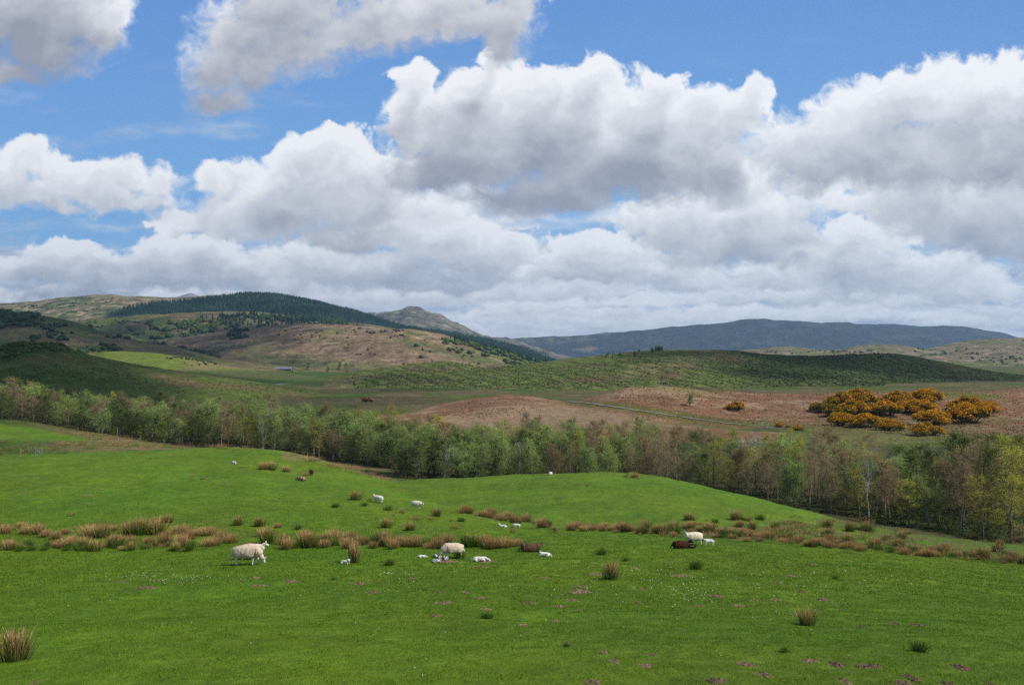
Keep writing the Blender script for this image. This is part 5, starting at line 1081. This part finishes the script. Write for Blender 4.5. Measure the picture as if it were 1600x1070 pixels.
place(sheep('brown_ewe', pose='lie', head='up', wool=(.070, .030, .020), skin=(.03, .014, .012), face=(.03, .014, .012), seed=11, turn=-.5), 1063, 857, 36, 1.28, .08, 'dark red-brown ewe lying in front of the standing white ewe')
place(sheep('ewe', head='up', wool=(.70, .62, .48), skin=(.82, .78, .66), face=(.74, .70, .62), seed=12, turn=.95), 1084, 851, 33, 1.2, PI+.28, 'tall white ewe standing with face towards the viewer behind the red-brown one')
place(sheep('ewe', pose='lie', head='rest', wool=WHITE, skin=WHITE, seed=13), 860, 742, 13, 1.28, 1.2, 'white sheep lying just over the crest of the round green mound', d=102.5)
LW = (.70, .67, .60); BLK = (.03, .03, .03); GREY = (.35, .35, .33); LG = 'lambs around the ewes'
def lamb(px, py, w, rz, label, **k): return place(sheep('lamb', lamb=True, **k), px, py, w, 1.2, rz, label, 'lamb', LG)
lamb(539, 881, 21, -.55, 'white lamb lying by the tall orange rush tuft', pose='lie', head='up', wool=LW, skin=LW, seed=21, turn=-.8)
lamb(691, 876, 25, 2.9, 'white lamb with black patches lying under the muzzle of the ewe', pose='lie', head='up', wool=LW, skin=LW, face=(.7, .66, .6), seed=22, patch=(.05, .05, .05))
lamb(682, 879, 20, .25, 'speckled black and white lamb lying nearest below the ewe muzzle', pose='lie', head='up', wool=(.6, .6, .56), skin=LW, face=BLK, seed=23, patch=(.07, .07, .07))
lamb(749, 877, 27, .06, 'white lamb stretched flat on the bare earth right of the grazing ewe', pose='lie', head='rest', wool=LW, skin=LW, face=LW, seed=24)
lamb(851, 869, 23, PI-.15, 'bright white lamb lying in front of the brown ewe', pose='lie', head='up', wool=(.78, .76, .70), skin=(.78, .76, .70), face=BLK, seed=25, turn=.3)
lamb(786, 824, 15, PI-.2, 'white lamb lying with its head up on the low saddle left of another', pose='lie', head='up', wool=LW, skin=LW, seed=26)
lamb(807, 825, 14, PI+.1, 'white lamb grazing with dark muzzle in the low saddle of the field', head='graze', wool=LW, skin=LW, face=(.2, .17, .15), seed=27)
lamb(1107, 852, 20, PI+.12, 'grey-sided lamb with black face standing behind the tall white ewe', head='mid', wool=(.60, .60, .56), skin=(.75, .74, .70), face=BLK, seed=28)
lamb(659, 871, 15, .2, 'small white lamb asleep left of the ewe, by a green tuft', pose='lie', head='rest', wool=LW, skin=LW, seed=29)
lamb(1081, 857, 13, -.3, 'little black lamb curled at the chest of the red-brown ewe', pose='lie', head='up', wool=(.012, .012, .013), skin=(.012, .012, .013), seed=30)

def crow():
    N = [(-.04, 0, .15, .055, .055), (.06, 0, .18, .06, .06), (.14, 0, .24, .035, .038), (.19, 0, .27, .034, .034), (.24, 0, .265, .014, .014), (.29, 0, .255, .005, .006), (-.16, 0, .12, .03, .022), (-.29, 0, .10, .035, .008)]
    E_ = [(0, 1), (1, 2), (2, 3), (3, 4), (4, 5), (0, 6), (6, 7)]
    for s in (-1, 1): i = len(N); N += [(.0, s*.035, .09, .012, .012), (.01, s*.035, .01, .007, .007), (.06, s*.035, .006, .006, .006)]; E_ += [(0, i), (i, i+1), (i+1, i+2)]
    me = skin_mesh('body', N, E_, 2); V = arr(me); setcol(me, np.tile([.008, .008, .010], (len(V), 1))); me.materials.append(ramp_mat('feathers', 'col', rough=.35, spec=.5)); r = empty('crow'); add('body', me, r)
    for s in (-1, 1):
        w = bpy.data.meshes.new('wing'); bm = bmesh.new(); bmesh.ops.create_icosphere(bm, subdivisions=2, radius=1, matrix=Matrix.Translation((-.07, s*.055, .165)) @ Matrix.Rotation(.22, 4, 'Y') @ Matrix.Diagonal((.17, .014, .05, 1))); bm.to_mesh(w); bm.free(); setcol(w, np.tile([.010, .010, .013], (len(w.vertices), 1))); w.materials.append(MATS['feathers']); add('wing', w, r)
    return r
place(crow(), 866, 831, 10, .58, PI-.2, 'black crow on the grass in the saddle right of two lambs', 'bird', sink=0)

# ---------------------------------------------------------------- fence posts, gate
m_wood = ramp_mat('weathered_wood', col=(.20, .18, .15), nz=(.3, .1), bump=(.01, .02), rough=.9); m_metal = ramp_mat('galvanised', col=(.42, .43, .44), nz=(.15, .3), rough=.45, spec=.5)
def bx(bm, c, s, M=Matrix(), bev=0):
    r = bmesh.ops.create_cube(bm, size=1, matrix=M @ Matrix.Translation(c) @ Matrix.Diagonal((*s, 1)))
    if bev: bmesh.ops.bevel(bm, geom=list({e for v in r['verts'] for e in v.link_edges}), offset=bev, segments=2, affect='EDGES', profile=.6)
def bobj(name, fn, mat, parent=None):
    bm = bmesh.new(); fn(bm); me = bpy.data.meshes.new(name); bm.to_mesh(me); bm.free(); me.materials.append(mat); return add(name, me, parent)
post_me = None
def post(px, d, h, label, white=False):
    global post_me
    if post_me is None:
        bm = bmesh.new(); bmesh.ops.create_cone(bm, segments=8, radius1=.075, radius2=.062, depth=1.5, cap_ends=True, matrix=Matrix.Translation((0, 0, .6))); post_me = bpy.data.meshes.new('fence_post'); bm.to_mesh(post_me); bm.free(); post_me.materials.append(m_wood)
    o = bpy.data.objects.new('fence_post', post_me); COL.objects.link(o); o.location = ((px-800)/F*d, d, ground(np.array([float(px)]), np.array([float(d)]), NEAR)[0]); o.scale = (1, 1, h/1.35); o.rotation_euler = (RNG.normal()*.05, RNG.normal()*.05, 0); tag(o, label, 'fence post', 'old fence posts')
for px, d, h, lab in ((32, 134, 1.3, 'single fence post left of the metal gate'), (410, 172, 1.5, 'pale fence post in front of the wood behind the left hill crest'), (479, 140, 1.5, 'dark fence post right of the left hill crest'), (183, 196, 1.8, 'fence post at the dark foot of the shaded wood'), (160, 196, 1.6, 'leaning fence post by the rushy strip at the far left'), (546, 136, 1.4, 'fence post on the rushy bank before the wood')):
    post(px, d, h, lab)
gt = empty('field_gate', ((54-800)/F*138, 138, ground(np.array([58.]), np.array([138.]), ['pasture'])[0]), -.5, .8); tag(gt, 'grey metal field gate behind the far left edge of the hill', 'gate')
for x in (0, 2.2):
    def f(bm, x=x): bmesh.ops.create_cone(bm, segments=10, radius1=.1, radius2=.09, depth=1.8, cap_ends=True, matrix=Matrix.Translation((x, 0, .7)))
    bobj('gate_post', f, m_wood, gt)
for k in range(5):
    def f(bm, k=k): bx(bm, (1.1, 0, .25+.24*k), (2.0, .04, .05))
    bobj('rail', f, m_metal, gt)
bobj('brace', lambda bm: bx(bm, (0, 0, 0), (2.05, .034, .046), Matrix.Translation((1.1, .03, .73)) @ Matrix.Rotation(.44, 4, 'Y')), m_metal, gt)

# ---------------------------------------------------------------- orange dumper on the moor
def flat(name, col, rough=.6, spec=.3, nz=.15): return ramp_mat(name, col=col, nz=(nz, .5), rough=rough, spec=spec)
def wheel(par, x, y, r, w):
    o = bobj('wheel', lambda bm: (bmesh.ops.create_cone(bm, segments=22, radius1=r, radius2=r, depth=w, cap_ends=True, matrix=Matrix.Translation((x, y, r)) @ Matrix.Rotation(PI/2, 4, 'X')), bmesh.ops.bevel(bm, geom=bm.edges[:], offset=.06, segments=2, affect='EDGES')), flat('tyre', (.02, .02, .02), .9, .1), par)
    bobj('rim', lambda bm: bmesh.ops.create_cone(bm, segments=16, radius1=r*.5, radius2=r*.45, depth=w*1.04, cap_ends=True, matrix=Matrix.Translation((x, y, r)) @ Matrix.Rotation(PI/2, 4, 'X')), flat('rim_paint', (.35, .14, .02)), o)
def dumper():
    r = empty('dumper_truck'); org = flat('orange_paint', (.42, .15, .02), .6, .3, .3); dk = flat('dark_steel', (.03, .03, .032), .6)
    bobj('chassis', lambda bm: (bx(bm, (0, 0, .85), (5.4, .9, .3), bev=.03), bx(bm, (.35, 0, 1.15), (.9, 1.5, .6), bev=.04)), dk, r)
    def hop(bm):
        v = [bm.verts.new(p) for p in ((-2.9, -1.0, 1.25), (-.45, -1.0, 1.05), (-.45, 1.0, 1.05), (-2.9, 1.0, 1.25), (-3.2, -1.25, 2.35), (-.15, -1.25, 2.35), (-.15, 1.25, 2.35), (-3.2, 1.25, 2.35), (-3.05, -1.12, 2.35), (-.3, -1.12, 2.35), (-.3, 1.12, 2.35), (-3.05, 1.12, 2.35), (-2.8, -.9, 1.5), (-.55, -.9, 1.35), (-.55, .9, 1.35), (-2.8, .9, 1.5))]
        for f in ((0, 3, 2, 1), (0, 1, 5, 4), (1, 2, 6, 5), (2, 3, 7, 6), (3, 0, 4, 7), (4, 5, 9, 8), (5, 6, 10, 9), (6, 7, 11, 10), (7, 4, 8, 11), (8, 9, 13, 12), (9, 10, 14, 13), (10, 11, 15, 14), (11, 8, 12, 15), (12, 13, 14, 15)): bm.faces.new([v[i] for i in f])
    bobj('skip', hop, org, r)
    cab = bobj('cab', lambda bm: (bx(bm, (1.35, 0, 1.7), (1.5, 1.6, 1.2), bev=.06), bx(bm, (1.35, 0, 2.75), (1.6, 1.66, .1), bev=.03), [bx(bm, (1.35+sx*.68, sy*.73, 2.4), (.09, .09, .7)) for sx in (-1, 1) for sy in (-1, 1)]), org, r)
    bobj('window', lambda bm: bx(bm, (1.35, 0, 2.42), (1.32, 1.44, .60)), flat('cab_glass', (.25, .29, .31), .1, .6, .05), cab)
    bobj('bonnet', lambda bm: (bx(bm, (2.45, 0, 1.45), (1.1, 1.3, .75), bev=.12), bx(bm, (3.02, 0, 1.35), (.06, 1.0, .5))), org, r)
    for s in (-1, 1): bobj('headlight', lambda bm, s=s: bmesh.ops.create_uvsphere(bm, u_segments=10, v_segments=6, radius=.1, matrix=Matrix.Translation((3.04, s*.5, 1.6))), m_metal, r)
    bobj('exhaust', lambda bm: bmesh.ops.create_cone(bm, segments=8, radius1=.06, radius2=.06, depth=1.1, cap_ends=True, matrix=Matrix.Translation((2.2, .45, 2.3))), dk, r)
    for x in (-2.3, -1.0, 2.2):
        for s in (-1, 1): wheel(r, x, s*1.0, .62, .5)
    return r
t = dumper(); d = 415.; zg = ground(np.array([574.]), np.array([d]), NEAR)[0]; zz = -(628.5-HY)/F*d
p = hit(574, 628, NEAR, 150, 1400)[0]; s = 19/F*p[1]/6.4; t.location = p; t.scale = (s, s, s); t.rotation_euler = (0, 0, -.18); tag(t, 'orange dumper truck with a raised skip parked on the dark moor', 'truck')

# ---------------------------------------------------------------- barn
bn = empty('barn'); wl = flat('barn_wall', (.12, .13, .145), .7); rf = flat('barn_roof', (.16, .175, .20), .6)
def walls(bm):
    L_, W2, h, g = 7.5, 5., 3.2, 5.0; P = [(-L_, -W2, 0), (L_, -W2, 0), (L_, W2, 0), (-L_, W2, 0), (-L_, -W2, h), (L_, -W2, h), (L_, W2, h), (-L_, W2, h), (-L_, 0, g-.1), (L_, 0, g-.1)]; v = [bm.verts.new(p) for p in P]
    for f in ((0, 1, 5, 4), (2, 3, 7, 6), (1, 2, 6, 9, 5), (3, 0, 4, 8, 7)): bm.faces.new([v[i] for i in f])
bobj('wall', walls, wl, bn)
def roof(bm):
    for s in (-1, 1): bx(bm, (0, 0, 0), (15.8, 5.9, .15), Matrix.Translation((0, s*2.6, 4.2)) @ Matrix.Rotation(-s*.345, 4, 'X'))
bobj('roof', roof, rf, bn); dr = bobj('door', lambda bm: bx(bm, (3.5, -5.04, 1.4), (3.4, .12, 2.8)), flat('barn_door', (.05, .055, .06)), bn)
for x in (-5, -2): bobj('window', lambda bm, x=x: bx(bm, (x, -5.03, 1.9), (1.2, .1, .8)), flat('barn_glass', (.03, .035, .04), .2, .5), bn)
db = 690.; bn.location = ((443-800)/F*db, db, -(581-HY)/F*db); gz = ground(np.array([443.]), np.array([db]), NEAR)[0]
p = hit(443, 581, NEAR, 420, 1450)[0]; bn.location = p; s = 26/F*p[1]/15.6; bn.scale = (s, s, s*.9); bn.rotation_euler = (0, 0, .12); tag(bn, 'long low grey barn with a pitched roof on the valley floor', 'barn')
